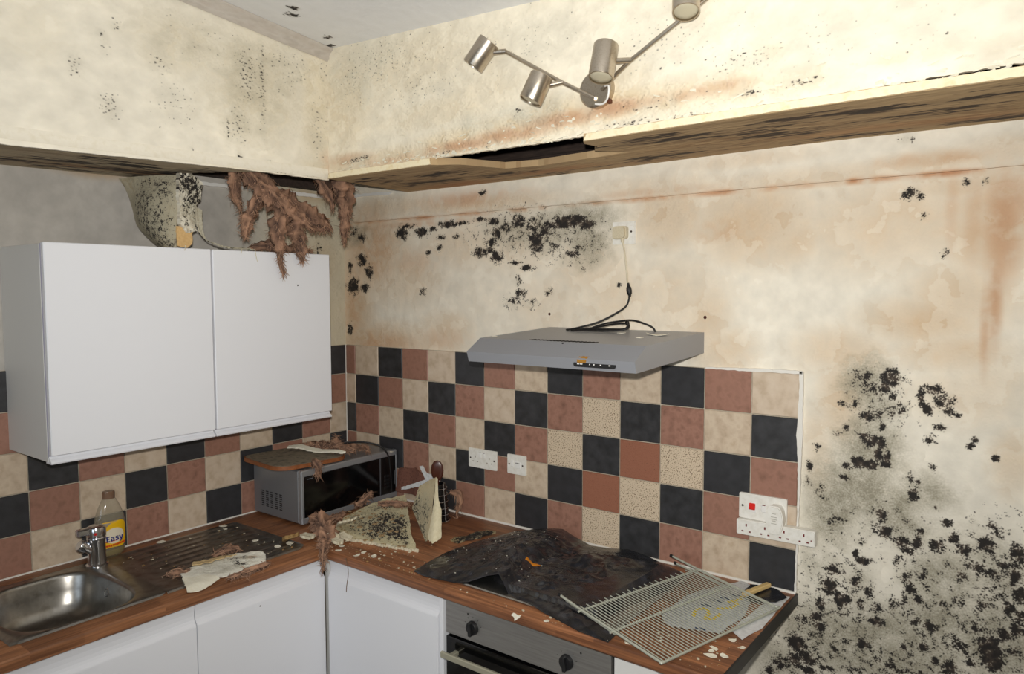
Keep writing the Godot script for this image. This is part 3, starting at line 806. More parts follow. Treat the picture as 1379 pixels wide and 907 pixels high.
func build_bulkheads() -> void:
	# boxed-in beam over the cooker wall
	var mr := paint(2.6, 0.62, 420.0, rgb(238, 230, 211), {"K": K_BR, "G": G_BR, "B": B_BR, "O": O_BR, "seed": 71, "thr": 190.0, "mid": 100.0, "tide": Vector2(0.35, 0.2), "fine": 190.0, "tan": rgb(208, 180, 136), "rust": rgb(176, 124, 90), "grey": rgb(176, 174, 160), "everywhere": 0.08, "speck": 300, "stretch": Vector2(0.7, 1.0), "relief": 4.0, "depth": 0.7})
	var poly := [Vector2(0.43, 2.70), Vector2(0.43, 2.149), Vector2(0.7, 2.150), Vector2(1.0, 2.150), Vector2(1.3, 2.148), Vector2(1.57, 2.149), Vector2(1.8, 2.156), Vector2(2.03, 2.160), Vector2(2.2, 2.158), Vector2(2.6, 2.164), Vector2(3.8, 2.18), Vector2(3.8, 2.70)]
	var st := S()
	patch(st, ragged(poly, 0.012, 0.0016, 8), 0.06, func(p: Vector2) -> Vector3: return Vector3(p.x, p.y, 0.445 + 0.0014 * sin(p.x * 21.0) * smoothstep(2.35, 2.15, p.y)), Vector3(0, 0, -0.012), Rect2(0.45, 2.12, 2.6, 0.62))
	var br := struct("wall_bulkhead_right", st, mr, "cream bulkhead above the cooker hood with peeling stained paint along its foot", "bulkhead")
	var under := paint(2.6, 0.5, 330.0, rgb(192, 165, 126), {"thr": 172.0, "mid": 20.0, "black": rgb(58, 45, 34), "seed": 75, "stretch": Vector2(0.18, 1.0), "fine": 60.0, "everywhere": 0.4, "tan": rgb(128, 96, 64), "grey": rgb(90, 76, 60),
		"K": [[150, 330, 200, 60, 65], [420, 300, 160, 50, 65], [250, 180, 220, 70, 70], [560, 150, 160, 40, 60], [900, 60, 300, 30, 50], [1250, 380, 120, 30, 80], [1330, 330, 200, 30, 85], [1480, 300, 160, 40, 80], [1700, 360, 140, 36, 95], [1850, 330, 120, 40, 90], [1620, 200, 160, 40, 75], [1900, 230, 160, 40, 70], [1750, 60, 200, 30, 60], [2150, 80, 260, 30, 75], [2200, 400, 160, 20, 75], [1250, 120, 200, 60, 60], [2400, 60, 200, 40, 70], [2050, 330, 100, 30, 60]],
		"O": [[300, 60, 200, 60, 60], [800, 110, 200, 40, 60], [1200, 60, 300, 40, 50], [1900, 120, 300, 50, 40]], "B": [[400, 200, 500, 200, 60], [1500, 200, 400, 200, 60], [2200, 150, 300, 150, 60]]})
	var lip := [Vector2(0.462, 0.456), Vector2(0.70, 0.456), Vector2(0.985, 0.456), Vector2(1.0, 0.44), Vector2(1.03, 0.425), Vector2(1.065, 0.40), Vector2(1.133, 0.245), Vector2(1.25, 0.215), Vector2(1.446, 0.226), Vector2(1.60, 0.235), Vector2(1.53, 0.32), Vector2(1.57, 0.37), Vector2(1.56, 0.43), Vector2(1.575, 0.456), Vector2(2.4, 0.456), Vector2(3.8, 0.456), Vector2(3.8, 0.002), Vector2(0.43, 0.002), Vector2(0.445, 0.2)]
	st = S()
	patch(st, ragged(lip, 0.02, 0.0018, 9), 0.06, func(p: Vector2) -> Vector3: return Vector3(p.x, 2.128 + 0.003 * (p.x - 0.45) + 0.002 * sin(p.x * 4.0), p.y), Vector3(0, 0.022, 0), Rect2(0.45, 0.0, 2.6, 0.5), 2)
	obj("soffit_board", st, under, br)
	st = S()   # cream paint still on the board's front edge
	for seg in [[0.462, 0.985], [1.578, 3.8]]:
		var pl := [Vector2(seg[0], 2.131), Vector2(seg[1], 2.131), Vector2(seg[1] - 0.004, 2.1505), Vector2(seg[0] + 0.01, 2.150)]
		patch(st, ragged(pl, 0.015, 0.0009, 12), 0.05, func(p: Vector2) -> Vector3: return Vector3(p.x, p.y - 0.0 + 0.003 * (p.x - 0.45) + 0.002 * sin(p.x * 4.0) - 0.002, 0.4610), Vector3(0, 0, -0.004), Rect2(0.45, 2.12, 2.6, 0.62), 12)
	obj("board_edge", st, tmat(noise_tex(0.02, [rgb(226, 206, 160), rgb(242, 230, 198), rgb(236, 222, 186)], 77), Vector3.ONE * 3.0, 0.85), br)
	st = S()
	box(st, Vector3(0.46, 2.19, 0.33), Vector3(3.79, 2.24, 0.425), 0.003)
	box(st, Vector3(0.46, 2.155, 0.0), Vector3(3.79, 2.20, 0.045), 0.003)
	obj("batten", st, M.dark_timber, br)
	st = S()   # sooty lining of the void behind the board
	box(st, Vector3(0.02, 2.205, 0.001), Vector3(3.79, 2.50, 0.006), 0.0)
	box(st, Vector3(0.02, 2.50, 0.001), Vector3(3.79, 2.506, 0.43), 0.0)
	box(st, Vector3(0.46, 2.242, 0.426), Vector3(3.79, 2.50, 0.431), 0.0)
	obj("void_lining", st, M.dark_timber, br)
	st = S()   # curls of lifted paint along the foot
	var r := RandomNumberGenerator.new()
	r.seed = 5
	for i in 260:
		var x := 0.5 + 2.1 * pow(r.randf(), 0.9)
		var up := absf(r.randfn(0.0, 0.035))
		if r.randf() < 0.4: up = r.randf_range(0.0, 0.012)
		var q := Vector3(x, 2.15 + up, 0.4455)
		var w := r.randf_range(0.003, 0.014)
		var h := r.randf_range(0.002, 0.008)
		var o := r.randf_range(0.001, 0.006)
		var a := r.randf_range(-0.4, 0.4)
		var du := Vector3(cos(a), sin(a), 0) * w
		var dv := Vector3(-sin(a), cos(a), 0) * h * (1.0 if r.randf() < 0.5 else -1.0)
		quad(st, q - du, q + du, q + du * 0.8 + dv + Vector3(0, 0, o), q - du * 0.7 + dv * 0.8 + Vector3(0, 0, o * r.randf()))
	var cur := obj("paint_curl", st, M.flake, br)
	cur.set_meta("kind", "stuff")
	# the other beam, over the wall cabinets
	var ml := paint(1.9, 0.70, 380.0, rgb(235, 228, 212), {"K": K_BL, "G": G_BL, "B": B_BL, "O": O_BL, "seed": 81, "thr": 190.0, "mid": 100.0, "tide": Vector2(0.35, 0.2), "fine": 180.0, "tan": rgb(206, 184, 140), "everywhere": 0.08, "speck": 306, "stretch": Vector2(0.7, 1.0), "relief": 3.0, "depth": 0.6})
	st = S()
	var foot := func(z: float) -> float: return 2.131 - 0.0206 * (z - 0.42)
	var pl2 := [Vector2(4.2, 2.02), Vector2(4.2, 2.90), Vector2(0.445, 2.70), Vector2(0.445, 2.128), Vector2(0.80, 2.122), Vector2(1.1, 2.112), Vector2(1.5, 2.098)]
	patch(st, ragged(pl2, 0.015, 0.0012, 10), 0.08, func(p: Vector2) -> Vector3: return Vector3(0.45, p.y, p.x), Vector3(-0.012, 0, 0), Rect2(0.42, 2.05, 1.9, 0.70))
	var bl := struct("wall_bulkhead_left", st, ml, "cream bulkhead above the white wall cabinets speckled with rows of dark mould", "bulkhead")
	st = S()   # plaster bead along the foot
	grid(st, 60, 4, func(u: float, v: float) -> Vector3:
		var z := lerpf(0.45, 4.19, u)
		return Vector3(0.4512 + 0.004 * sin(PI * v) + 0.0006 * sin(z * 40.0), foot.call(z) + 0.004 + 0.034 * v, z), Vector3(-0.004, 0, 0))
	obj("corner_bead", st, tmat(noise_tex(0.02, [rgb(226, 217, 196), rgb(236, 229, 213), rgb(231, 223, 206)], 89), Vector3.ONE * 3.0, 0.9), bl)
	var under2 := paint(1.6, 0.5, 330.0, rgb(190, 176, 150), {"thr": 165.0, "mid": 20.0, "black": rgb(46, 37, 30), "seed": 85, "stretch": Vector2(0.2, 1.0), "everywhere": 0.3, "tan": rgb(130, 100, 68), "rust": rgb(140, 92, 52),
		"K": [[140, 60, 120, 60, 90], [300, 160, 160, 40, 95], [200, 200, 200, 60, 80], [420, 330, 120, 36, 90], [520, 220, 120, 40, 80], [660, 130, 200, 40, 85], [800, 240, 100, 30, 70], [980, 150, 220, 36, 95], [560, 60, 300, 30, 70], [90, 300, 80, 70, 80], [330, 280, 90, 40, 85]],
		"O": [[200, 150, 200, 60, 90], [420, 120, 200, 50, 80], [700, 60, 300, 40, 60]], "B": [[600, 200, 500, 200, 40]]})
	st = S()
	var pb := [Vector2(0.87, 0.444), Vector2(4.2, 0.444), Vector2(4.2, 0.001), Vector2(0.80, 0.001), Vector2(0.90, 0.14), Vector2(0.87, 0.26), Vector2(0.79, 0.38), Vector2(0.72, 0.44)]
	patch(st, ragged(pb, 0.02, 0.003, 14), 0.06, func(p: Vector2) -> Vector3: return Vector3(p.y, foot.call(p.x) - 0.001, p.x), Vector3(0, 0.012, 0), Rect2(0.75, 0.0, 1.6, 0.5), 4)
	obj("soffit_board", st, under2, bl)
	st = S()
	box(st, Vector3(0.37, 2.16, 0.0), Vector3(0.435, 2.23, 4.19), 0.003)
	box(st, Vector3(0.0, 2.155, 0.0), Vector3(0.05, 2.20, 4.19), 0.003)
	obj("batten", st, M.dark_timber, bl)
	st = S()
	box(st, Vector3(0.001, 2.205, 0.01), Vector3(0.006, 2.50, 4.19), 0.0)
	box(st, Vector3(0.001, 2.50, 0.44), Vector3(0.43, 2.506, 4.19), 0.0)
	obj("void_lining", st, M.dark_timber, bl)
	st = S()   # broken white edge of the old lining along the top of both walls
	patch(st, ragged([Vector2(0.0, 2.126), Vector2(0.76, 2.120), Vector2(0.76, 2.131), Vector2(0.5, 2.137), Vector2(0.0, 2.141)], 0.015, 0.0015, 15), 0.05, func(p: Vector2) -> Vector3: return Vector3(0.014, p.y, p.x), Vector3(-0.013, 0, 0))
	patch(st, ragged([Vector2(0.014, 2.137), Vector2(0.32, 2.128), Vector2(0.34, 2.137), Vector2(0.28, 2.143), Vector2(0.014, 2.148)], 0.015, 0.0015, 16), 0.05, func(p: Vector2) -> Vector3: return Vector3(p.x, p.y, 0.018), Vector3(0, 0, -0.008))
	obj("lining_edge", st, M.white, bl)
	# cornice strip between the left beam and the ceiling
	st = S()
	grid(st, 40, 6, func(u: float, v: float) -> Vector3:
		var z := lerpf(0.40, 4.19, u)
		var t: float = [0.0, 0.15, 0.32, 0.5, 0.7, 0.85, 1.0][int(round(v * 6))]
		return Vector3(0.4505 + 0.004 + 0.030 * t + 0.004 * sin(t * 9.0), ceil_y(0.47, z) - 0.042 * (1.0 - t) - 0.002, z), Vector3(-0.006, 0.004, 0))
	struct("trim_1", st, tmat(noise_tex(0.02, [rgb(170, 160, 148), rgb(196, 188, 178), rgb(180, 168, 156)], 87), Vector3(3, 3, 1), 0.85), "grey dusty cornice strip between the speckled bulkhead and the ceiling", "cornice")

# ---------------------------------------------------------------- cabinets
func build_wall_cabinets() -> void:
	var spec := [[0.351, 0.855, "white wall cabinet nearest the corner, with hanging insulation over its top edge", ""], [0.858, 1.379, "white wall cabinet above the sink with its grey shaded end panel showing", ""]]
	for i in 2:
		var z0: float = spec[i][0]
		var z1: float = spec[i][1]
		var c := thing("wall_cabinet", spec[i][2], "cabinet", Vector3(0.0, 1.207, (z0 + z1) / 2.0), "white wall cabinets")
		part_of(c, "body", bx(0.002, 1.212, z0, 0.306, 1.853, z1, 0.001), M.cab_side)
		part_of(c, "door", bx(0.310, 1.232, z0 + 0.0015, 0.330, 1.857, z1 - 0.002, 0.0022), M.cab)
		part_of(c, "edge_band", bx(0.306, 1.226, z0 + 0.002, 0.310, 1.853, z1 - 0.001, 0.0005), M.edge)
		var st := S()   # scooped grip rail under the door
		var prof := [Vector2(0.290, 1.207), Vector2(0.326, 1.207), Vector2(0.328, 1.211), Vector2(0.322, 1.216), Vector2(0.314, 1.222), Vector2(0.311, 1.229), Vector2(0.290, 1.229)]
		extrude(st, PackedVector2Array(prof), z1 - z0 - 0.003, Transform3D(Basis(), Vector3(0, 0, z0 + 0.0015)))
		part_of(c, "grip_rail", st, M.cab)
	var st2 := S()
	lathe(st2, [Vector2(0.0, 0.001), Vector2(0.0028, 0.0008), Vector2(0.0032, 0.0)], 10, Transform3D(Basis(Vector3.FORWARD, PI / 2.0), Vector3(0.330, 1.735, 0.506)))
	part_of(get_node("wall_cabinet"), "dirt_spot", st2, M.hole)

func door_profile(front: float) -> PackedVector2Array:   # x out from the carcass, y up: a flat door with a scooped grip along its top
	var pts := [Vector2(-0.02, 0.10), Vector2(0, 0.10), Vector2(0, 0.686), Vector2(-0.001, 0.690), Vector2(-0.004, 0.694), Vector2(-0.008, 0.699), Vector2(-0.011, 0.707), Vector2(-0.012, 0.718), Vector2(-0.011, 0.732), Vector2(-0.008, 0.745), Vector2(-0.006, 0.7555), Vector2(-0.020, 0.7555)]
	var p := PackedVector2Array()
	for q in pts: p.append(q + Vector2(front, 0))
	return p

func build_base_cabinets() -> void:
	var c := thing("base_cabinet", "white base cabinet under the sink bowl", "cabinet", Vector3(0.3, 0, 1.39), "white base cabinets")
	part_of(c, "body", bx(0.02, 0.10, 1.091, 0.562, 0.62, 1.69), M.cab_side)
	part_of(c, "plinth", bx(0.05, 0.0, 1.091, 0.52, 0.10, 1.69), M.cab_side)
	var st := S()
	extrude(st, door_profile(0.585), 0.595, Transform3D(Basis(), Vector3(0, 0, 1.0925)))
	part_of(c, "door", st, M.cab)
	c = thing("base_cabinet", "white base cabinet under the ribbed drainer, beside the inner corner", "cabinet", Vector3(0.3, 0, 0.85), "white base cabinets")
	part_of(c, "body", bx(0.02, 0.10, 0.61, 0.562, 0.758, 1.087), M.cab_side)
	part_of(c, "plinth", bx(0.05, 0.0, 0.61, 0.52, 0.10, 1.087), M.cab_side)
	st = S()
	extrude(st, door_profile(0.585), 0.483, Transform3D(Basis(), Vector3(0, 0, 0.606)))
	part_of(c, "door", st, M.cab)
	part_of(c, "dirt_spot", bx(0.5848, 0.672, 0.868, 0.5862, 0.676, 0.872, 0.0005), M.hole)
	c = thing("base_cabinet", "white base cabinet between the inner corner and the oven", "cabinet", Vector3(0.87, 0, 0.3), "white base cabinets")
	part_of(c, "body", bx(0.566, 0.10, 0.02, 1.150, 0.758, 0.576), M.cab_side)
	part_of(c, "plinth", bx(0.566, 0.0, 0.05, 1.150, 0.10, 0.54), M.cab_side)
	st = S()
	extrude(st, door_profile(0.600), 0.535, Transform3D(Basis(Vector3(0, 0, 1), Vector3(0, 1, 0), Vector3(1, 0, 0)), Vector3(0.598, 0, 0)))
	part_of(c, "door", st, M.cab)
	part_of(c, "side_panel", bx(1.136, 0.10, 0.03, 1.152, 0.757, 0.596), M.cab)
	part_of(c, "corner_post", bx(0.566, 0.10, 0.566, 0.588, 0.757, 0.588), M.cab_side)
	c = thing("base_cabinet", "pale base cabinet past the oven at the open end of the worktop", "cabinet", Vector3(1.82, 0, 0.4), "white base cabinets")
	part_of(c, "body", bx(1.760, 0.10, 0.25, 1.875, 0.758, 0.576), M.cab_side)
	part_of(c, "plinth", bx(1.760, 0.0, 0.25, 1.875, 0.10, 0.54), M.cab_side)
	part_of(c, "door", bx(1.762, 0.10, 0.578, 1.888, 0.752, 0.597, 0.002), M.cab_side)

func worktop_run(st: SurfaceTool, prof: Array, a0: float, a1: float, along_x: bool, n := 24) -> void:
	var acc := [0.0]
	for i in range(1, prof.size()): acc.append(acc[-1] + prof[i].distance_to(prof[i - 1]))
	var P := func(p: Vector2, a: float) -> Vector3: return Vector3(a, p.y, p.x) if along_x else Vector3(p.x, p.y, a)
	var g := 2
	for i in prof.size() - 1:
		if i > 0 and (prof[i] - prof[i - 1]).normalized().dot((prof[i + 1] - prof[i]).normalized()) < 0.6: g = 3 if g == 2 else 2
		st.set_smooth_group(g)
		for k in n:
			var b0 := lerpf(a0, a1, float(k) / n)
			var b1 := lerpf(a0, a1, float(k + 1) / n)
			var q := [[prof[i], b0, acc[i]], [prof[i + 1], b0, acc[i + 1]], [prof[i + 1], b1, acc[i + 1]], [prof[i], b1, acc[i]]]
			var o := [0, 1, 2, 0, 2, 3] if not along_x else [0, 2, 1, 0, 3, 2]
			for e in o:
				st.set_uv(Vector2(q[e][1] / 2.2, q[e][2] / 0.72))
				st.add_vertex(P.call(q[e][0], q[e][1]))
	st.set_smooth_group(-1)
	var poly := PackedVector2Array(prof)
	var ix := Geometry2D.triangulate_polygon(poly)
	for a in [a0, a1]:
		for i in range(0, ix.size(), 3):
			for e in 3:
				st.set_uv(Vector2(poly[ix[i + e]].y, poly[ix[i + e]].x))
				st.add_vertex(P.call(poly[ix[i + e]], a))

func build_worktops() -> void:
	var wm := mat(Color.WHITE, 0.42)
	wm.albedo_texture = wood(1536, 512, 15, 91, rgb(104, 66, 42), rgb(172, 118, 80), 0.2)
	var wd := mat(Color.WHITE, 0.42)
	wd.albedo_texture = wood(1536, 512, 15, 92, rgb(98, 61, 40), rgb(168, 112, 74), 0.2)
	var lip := func(d: float, back: float) -> Array:
		return [Vector2(back, WT), Vector2(d - 0.007, WT), Vector2(d - 0.003, WT - 0.0012), Vector2(d - 0.0008, WT - 0.004), Vector2(d, WT - 0.008), Vector2(d, WT - 0.027), Vector2(d - 0.001, WT - 0.031), Vector2(d - 0.004, WT - 0.034), Vector2(back, WT - 0.034), Vector2(back, WT)]
	var st := S()
	worktop_run(st, lip.call(0.605, 0.004), 0.004, 1.195, false)
	worktop_run(st, lip.call(0.605, 0.530), 1.195, 1.548, false, 8)
	worktop_run(st, [Vector2(0.004, WT), Vector2(0.10, WT), Vector2(0.10, WT - 0.034), Vector2(0.004, WT - 0.034), Vector2(0.004, WT)], 1.195, 1.548, false, 8)
	worktop_run(st, lip.call(0.605, 0.004), 1.548, 1.75, false, 6)
	var w := obj("worktop", st, wm)
	tag(w, "brown wood block worktop holding the steel sink", "worktop", "wood block worktops")
	st = S()
	worktop_run(st, lip.call(0.620, 0.004), 0.6055, 2.055, true)
	var w2 := obj("worktop", st, wd)
	tag(w2, "brown wood block worktop over the oven, black plastic strip on its end", "worktop", "wood block worktops")
	obj("end_strip", bx(2.055, WT - 0.034, 0.004, 2.0605, WT + 0.0015, 0.622, 0.0008), mat(rgb(28, 26, 26), 0.5), w2)

func build_oven() -> void:
	var o := thing("oven", "built-in electric oven with steel control panel and black glass door", "oven", Vector3(1.455, 0.0, 0.3))
	part_of(o, "body", bx(1.158, 0.10, 0.03, 1.752, 0.752, 0.574), M.black)
	part_of(o, "control_panel", bx(1.160, 0.645, 0.575, 1.750, 0.757, 0.592, 0.002), tmat(noise_tex(0.01, [rgb(150, 148, 145), rgb(172, 170, 167)], 95), Vector3(1, 20, 1), 0.42, 0.75))
	var glass := mat(rgb(10, 10, 11), 0.08)
	part_of(o, "door", bx(1.162, 0.16, 0.575, 1.748, 0.636, 0.594, 0.002), glass)
	var st := S()
	box(st, Vector3(1.172, 0.583, 0.622), Vector3(1.738, 0.603, 0.634), 0.003)
	box(st, Vector3(1.20, 0.586, 0.593), Vector3(1.216, 0.600, 0.626), 0.002)
	box(st, Vector3(1.694, 0.586, 0.593), Vector3(1.710, 0.600, 0.626), 0.002)
	part_of(o, "handle", st, mat(rgb(176, 172, 152), 0.35, 0.4))
	for kx in [1.272, 1.612]:
		st = S()
		var xf := Transform3D(Basis(Vector3.RIGHT, PI / 2.0), Vector3(kx, 0.690, 0.592))
		lathe(st, [Vector2(0.0, 0.012), Vector2(0.019, 0.012), Vector2(0.0205, 0.010), Vector2(0.0215, 0.0)], 28, xf)
		box(st, Vector3(-0.0055, -0.0205, 0.0), Vector3(0.0055, 0.0205, 0.023), 0.002, Transform3D(Basis(Vector3(0, 0, 1), 0.12), Vector3(kx, 0.690, 0.592)))
		part_of(o, "knob", st, M.black)
		st = S()
		lathe(st, [Vector2(0.0, 0.0006), Vector2(0.0028, 0.0006), Vector2(0.0028, 0.0)], 12, Transform3D(Basis(Vector3.RIGHT, PI / 2.0), Vector3(kx + (-0.02 if kx < 1.4 else 0.045), 0.728, 0.592)))
		for k in 5:
			var a := PI * (0.1 + 0.2 * k)
			box(st, Vector3(0.030, -0.0006, 0.0), Vector3(0.035, 0.0006, 0.0004), 0.0001, Transform3D(Basis(Vector3(0, 0, 1), a), Vector3(kx, 0.690, 0.592)))
		part_of(o, "dial_mark", st, M.hole).set_meta("kind", "stuff")
	# hob plate, mostly under the black sheet
	var h := thing("hob", "steel hob edge showing under the black plastic sheet", "hob", Vector3(1.455, WT, 0.33))
	part_of(h, "plate", bx(1.165, WT, 0.075, 1.745, WT + 0.008, 0.565, 0.003), M.steel)
	for q in [[1.31, 0.20, 0.085], [1.60, 0.20, 0.07], [1.31, 0.43, 0.07], [1.60, 0.43, 0.085]]:
		st = S()
		lathe(st, [Vector2(0.0, 0.016), Vector2(q[2] - 0.004, 0.016), Vector2(q[2], 0.013), Vector2(q[2], 0.0)], 28, Transform3D(Basis(), Vector3(q[0], WT + 0.008, q[1])))
		part_of(h, "hotplate", st, M.black)

# ---------------------------------------------------------------- sink
func build_sink() -> void:
	var s := thing("sink", "stainless steel inset sink with ribbed drainer littered with debris", "sink", Vector3(0.305, WT, 1.1))
	var top := WT + 0.0055
	var cx := 0.318
	var cz := 1.370
	var ring := func(k: int, a: float) -> Vector3:
		var ca := cos(a)
		var sa := sin(a)
		if k <= 1:      # outer edge of the plate, a rectangle
			var hx := 0.230 - (0.006 if k == 1 else 0.0)
			var hz0 := 1.150 - cz
			var hz1 := 1.569 - cz - (0.006 if k == 1 else 0.0)
			var t := 9.0
			if absf(ca) > 1e-6: t = minf(t, hx / absf(ca))
			if absf(sa) > 1e-6: t = minf(t, (hz1 / sa) if sa > 0 else (hz0 / sa))
			var p := Vector3(0.305 + ca * t, WT + 0.001 if k == 0 else top, cz + sa * t)
			if sa < -0.5 and p.z < 1.151: p.y = WT + 0.006
			return p
		var e := 2.0 / 3.4
		var sx := signf(ca) * pow(absf(ca), e)
		var sz := signf(sa) * pow(absf(sa), e)
		var R: Vector3 = [Vector3.ZERO, Vector3.ZERO, Vector3(0.206, top, 0.176), Vector3(0.201, top - 0.002, 0.171), Vector3(0.197, top - 0.012, 0.167), Vector3(0.190, top - 0.05, 0.160), Vector3(0.180, top - 0.09, 0.150), Vector3(0.165, top - 0.115, 0.135), Vector3(0.140, top - 0.128, 0.110), Vector3(0.08, top - 0.133, 0.06), Vector3(0.004, top - 0.135, 0.004)][k]
		return Vector3(cx + sx * R.x, R.y, cz + sz * R.z)
	var st := S()
	var n := 96
	for k in 10:
		st.set_smooth_group(2)
		for i in n:
			var a0 := TAU * i / n + 0.001
			var a1 := TAU * (i + 1) / n + 0.001
			var A: Vector3 = ring.call(k, a0)
			var B: Vector3 = ring.call(k, a1)
			var C: Vector3 = ring.call(k + 1, a1)
			var D: Vector3 = ring.call(k + 1, a0)
			tri(st, A, C, B)
			tri(st, A, D, C)
	part_of(s, "bowl", st, M.sink)
	st = S()
	var dr := func(u: float, v: float) -> Vector3:
		var x := lerpf(0.075, 0.535, u)
		var z := lerpf(0.632, 1.152, v)
		# round the far corners
		var rr := 0.045
		var dz := z - 0.632
		if dz < rr:
			var inset := rr - sqrt(maxf(rr * rr - (rr - dz) * (rr - dz), 0.0))
			x = clampf(x, 0.075 + inset, 0.535 - inset)
		var e := minf(minf(x - 0.075, 0.535 - x), dz)
		var y := WT + 0.001 + 0.0050 * smoothstep(0.0, 0.006, e) - 0.0045 * smoothstep(0.020, 0.032, e) * (1.0 - smoothstep(1.10, 1.15, z))
		var ribs := smoothstep(0.03, 0.05, e) * (1.0 - smoothstep(1.02, 1.10, z))
		y += ribs * 0.0042 * pow(0.5 + 0.5 * cos((x - 0.305) / 0.042 * TAU), 5.0)
		return Vector3(x, y, z)
	grid(st, 110, 60, dr)
	part_of(s, "drainer", st, M.drainer)
	st = S()
	var oxf := Transform3D(Basis(Vector3.RIGHT, PI / 2.0 - 0.15), Vector3(0.262, 0.752, 1.2085))
	lathe(st, [Vector2(0.0095, 0.0), Vector2(0.0145, 0.0), Vector2(0.0150, 0.002), Vector2(0.0125, 0.004), Vector2(0.0095, 0.003), Vector2(0.0085, 0.0)], 24, oxf)
	part_of(s, "overflow_ring", st, M.chrome)
	st = S()
	lathe(st, [Vector2(0.0, 0.0016), Vector2(0.0085, 0.0014), Vector2(0.0088, 0.0)], 20, oxf)
	part_of(s, "overflow_hole", st, M.hole)
	# tap
	var t := thing("tap", "short chrome mixer tap with a red dot, standing behind the sink bowl", "tap", Vector3(0.125, WT + 0.0055, 1.178))
	var p := Transform3D(Basis(), Vector3(0.125, WT + 0.0055, 1.178))
	st = S()
	lathe(st, [Vector2(0.0, 0.0), Vector2(0.034, 0.0), Vector2(0.034, 0.004), Vector2(0.029, 0.008), Vector2(0.027, 0.03), Vector2(0.027, 0.085), Vector2(0.029, 0.09), Vector2(0.029, 0.094), Vector2(0.027, 0.097)], 32, p)
	part_of(t, "body", st, M.chrome)
	st = S()
	lathe(st, [Vector2(0.027, 0.098), Vector2(0.030, 0.100), Vector2(0.030, 0.122), Vector2(0.027, 0.130), Vector2(0.018, 0.134), Vector2(0.0, 0.135)], 32, p)
	part_of(t, "cap", st, M.chrome)
	st = S()   # lever on the cap, pointing along the wall
	box(st, Vector3(-0.012, 0.108, 0.018), Vector3(0.012, 0.132, 0.062), 0.005, p)
	part_of(t, "lever", st, M.chrome)
	st = S()
	lathe(st, [Vector2(0.0, 0.046), Vector2(0.016, 0.046), Vector2(0.0195, 0.040), Vector2(0.0195, 0.022), Vector2(0.014, 0.018), Vector2(0.014, 0.0)], 24, p * Transform3D(Basis(Vector3.RIGHT, 0.95) , Vector3(0.002, 0.055, 0.018)))
	part_of(t, "valve_knob", st, M.chrome)
	st = S()
	var dir := Vector3(0.9, 0.0, 0.44).normalized()
	lathe(st, [Vector2(0.0, 0.0012), Vector2(0.0045, 0.001), Vector2(0.005, 0.0)], 14, p * Transform3D(Basis(Quaternion(Vector3.UP, dir)), dir * 0.0298 + Vector3(0, 0.112, 0)))
	part_of(t, "hot_marker", st, mat(rgb(190, 24, 20), 0.4))
	# washing-up liquid bottle
	var b := thing("bottle", "clear washing-up liquid bottle with yellow label, standing behind the tap", "bottle", Vector3(0.046, WT, 1.100))
	var bxf := Transform3D(Basis(Vector3.UP, -0.06), Vector3(0.046, WT + 0.001, 1.100))
	st = S()
	var prof := [Vector2(0.0, 0.0), Vector2(0.040, 0.0), Vector2(0.046, 0.006), Vector2(0.049, 0.03), Vector2(0.050, 0.07), Vector2(0.050, 0.11), Vector2(0.047, 0.135), Vector2(0.041, 0.155), Vector2(0.033, 0.175), Vector2(0.025, 0.192), Vector2(0.020, 0.200), Vector2(0.0175, 0.205)]
	lathe(st, prof, 36, bxf, Vector2(0.56, 1.0))
	var clear := mat(Color(0.80, 0.76, 0.66, 0.22), 0.08)
	clear.transparency = BaseMaterial3D.TRANSPARENCY_ALPHA
	part_of(b, "body", st, clear)
	st = S()
	lathe(st, [Vector2(0.0, 0.002), Vector2(0.039, 0.002), Vector2(0.0445, 0.007), Vector2(0.046, 0.02), Vector2(0.046, 0.022), Vector2(0.0, 0.022)], 30, bxf, Vector2(0.56, 1.0))
	part_of(b, "liquid", st, mat(rgb(120, 104, 40), 0.1))
	st = S()
	lathe(st, [Vector2(0.0165, 0.198), Vector2(0.020, 0.199), Vector2(0.0205, 0.218), Vector2(0.019, 0.224), Vector2(0.0, 0.225)], 28, bxf, Vector2(0.8, 1.0))
	var cap := mat(Color(0.52, 0.40, 0.32, 0.75), 0.2)
	cap.transparency = BaseMaterial3D.TRANSPARENCY_ALPHA
	part_of(b, "cap", st, cap)
	var lab := round_rect(-0.047, 0.030, 0.045, 0.122, 0.020)
	var on := func(q: Vector2) -> Vector3:     # a point of the label on the bottle's curved front
		var a := clampf(q.x / 0.050, -0.98, 0.98)
		return bxf * Vector3(0.050 * 0.56 * sqrt(1.0 - a * a) + 0.0008, q.y, -0.050 * a)
	st = S()
	patch(st, lab, 0.008, on, bxf.basis * Vector3(-0.0006, 0, 0))
	var label := part_of(b, "label", st, mat(rgb(240, 190, 20), 0.4))
	label.set_meta("label", "yellow label with blue lettering")
	st = S()
	patch(st, PackedVector2Array([Vector2(-0.042, 0.085), Vector2(-0.005, 0.118), Vector2(-0.03, 0.119), Vector2(-0.043, 0.108)]), 0.006, func(q: Vector2) -> Vector3: return on.call(q) + Vector3(0.0010, 0, 0), Vector3(-0.0003, 0, 0))
	obj("grey_field", st, mat(rgb(150, 140, 128), 0.5), label)
	var gl := PackedVector2Array()
	for i in 24: gl.append(Vector2(0.004, 0.072) + Vector2(cos(TAU * i / 24) * 0.033, sin(TAU * i / 24) * 0.027))
	st = S()
	patch(st, gl, 0.006, func(q: Vector2) -> Vector3: return on.call(q) + Vector3(0.0013, 0, 0), Vector3(-0.0003, 0, 0))
	obj("white_field", st, mat(rgb(232, 222, 200), 0.5), label)
	var tm := TextMesh.new()
	var f := SystemFont.new()
	f.font_names = PackedStringArray(["Droid Sans"])
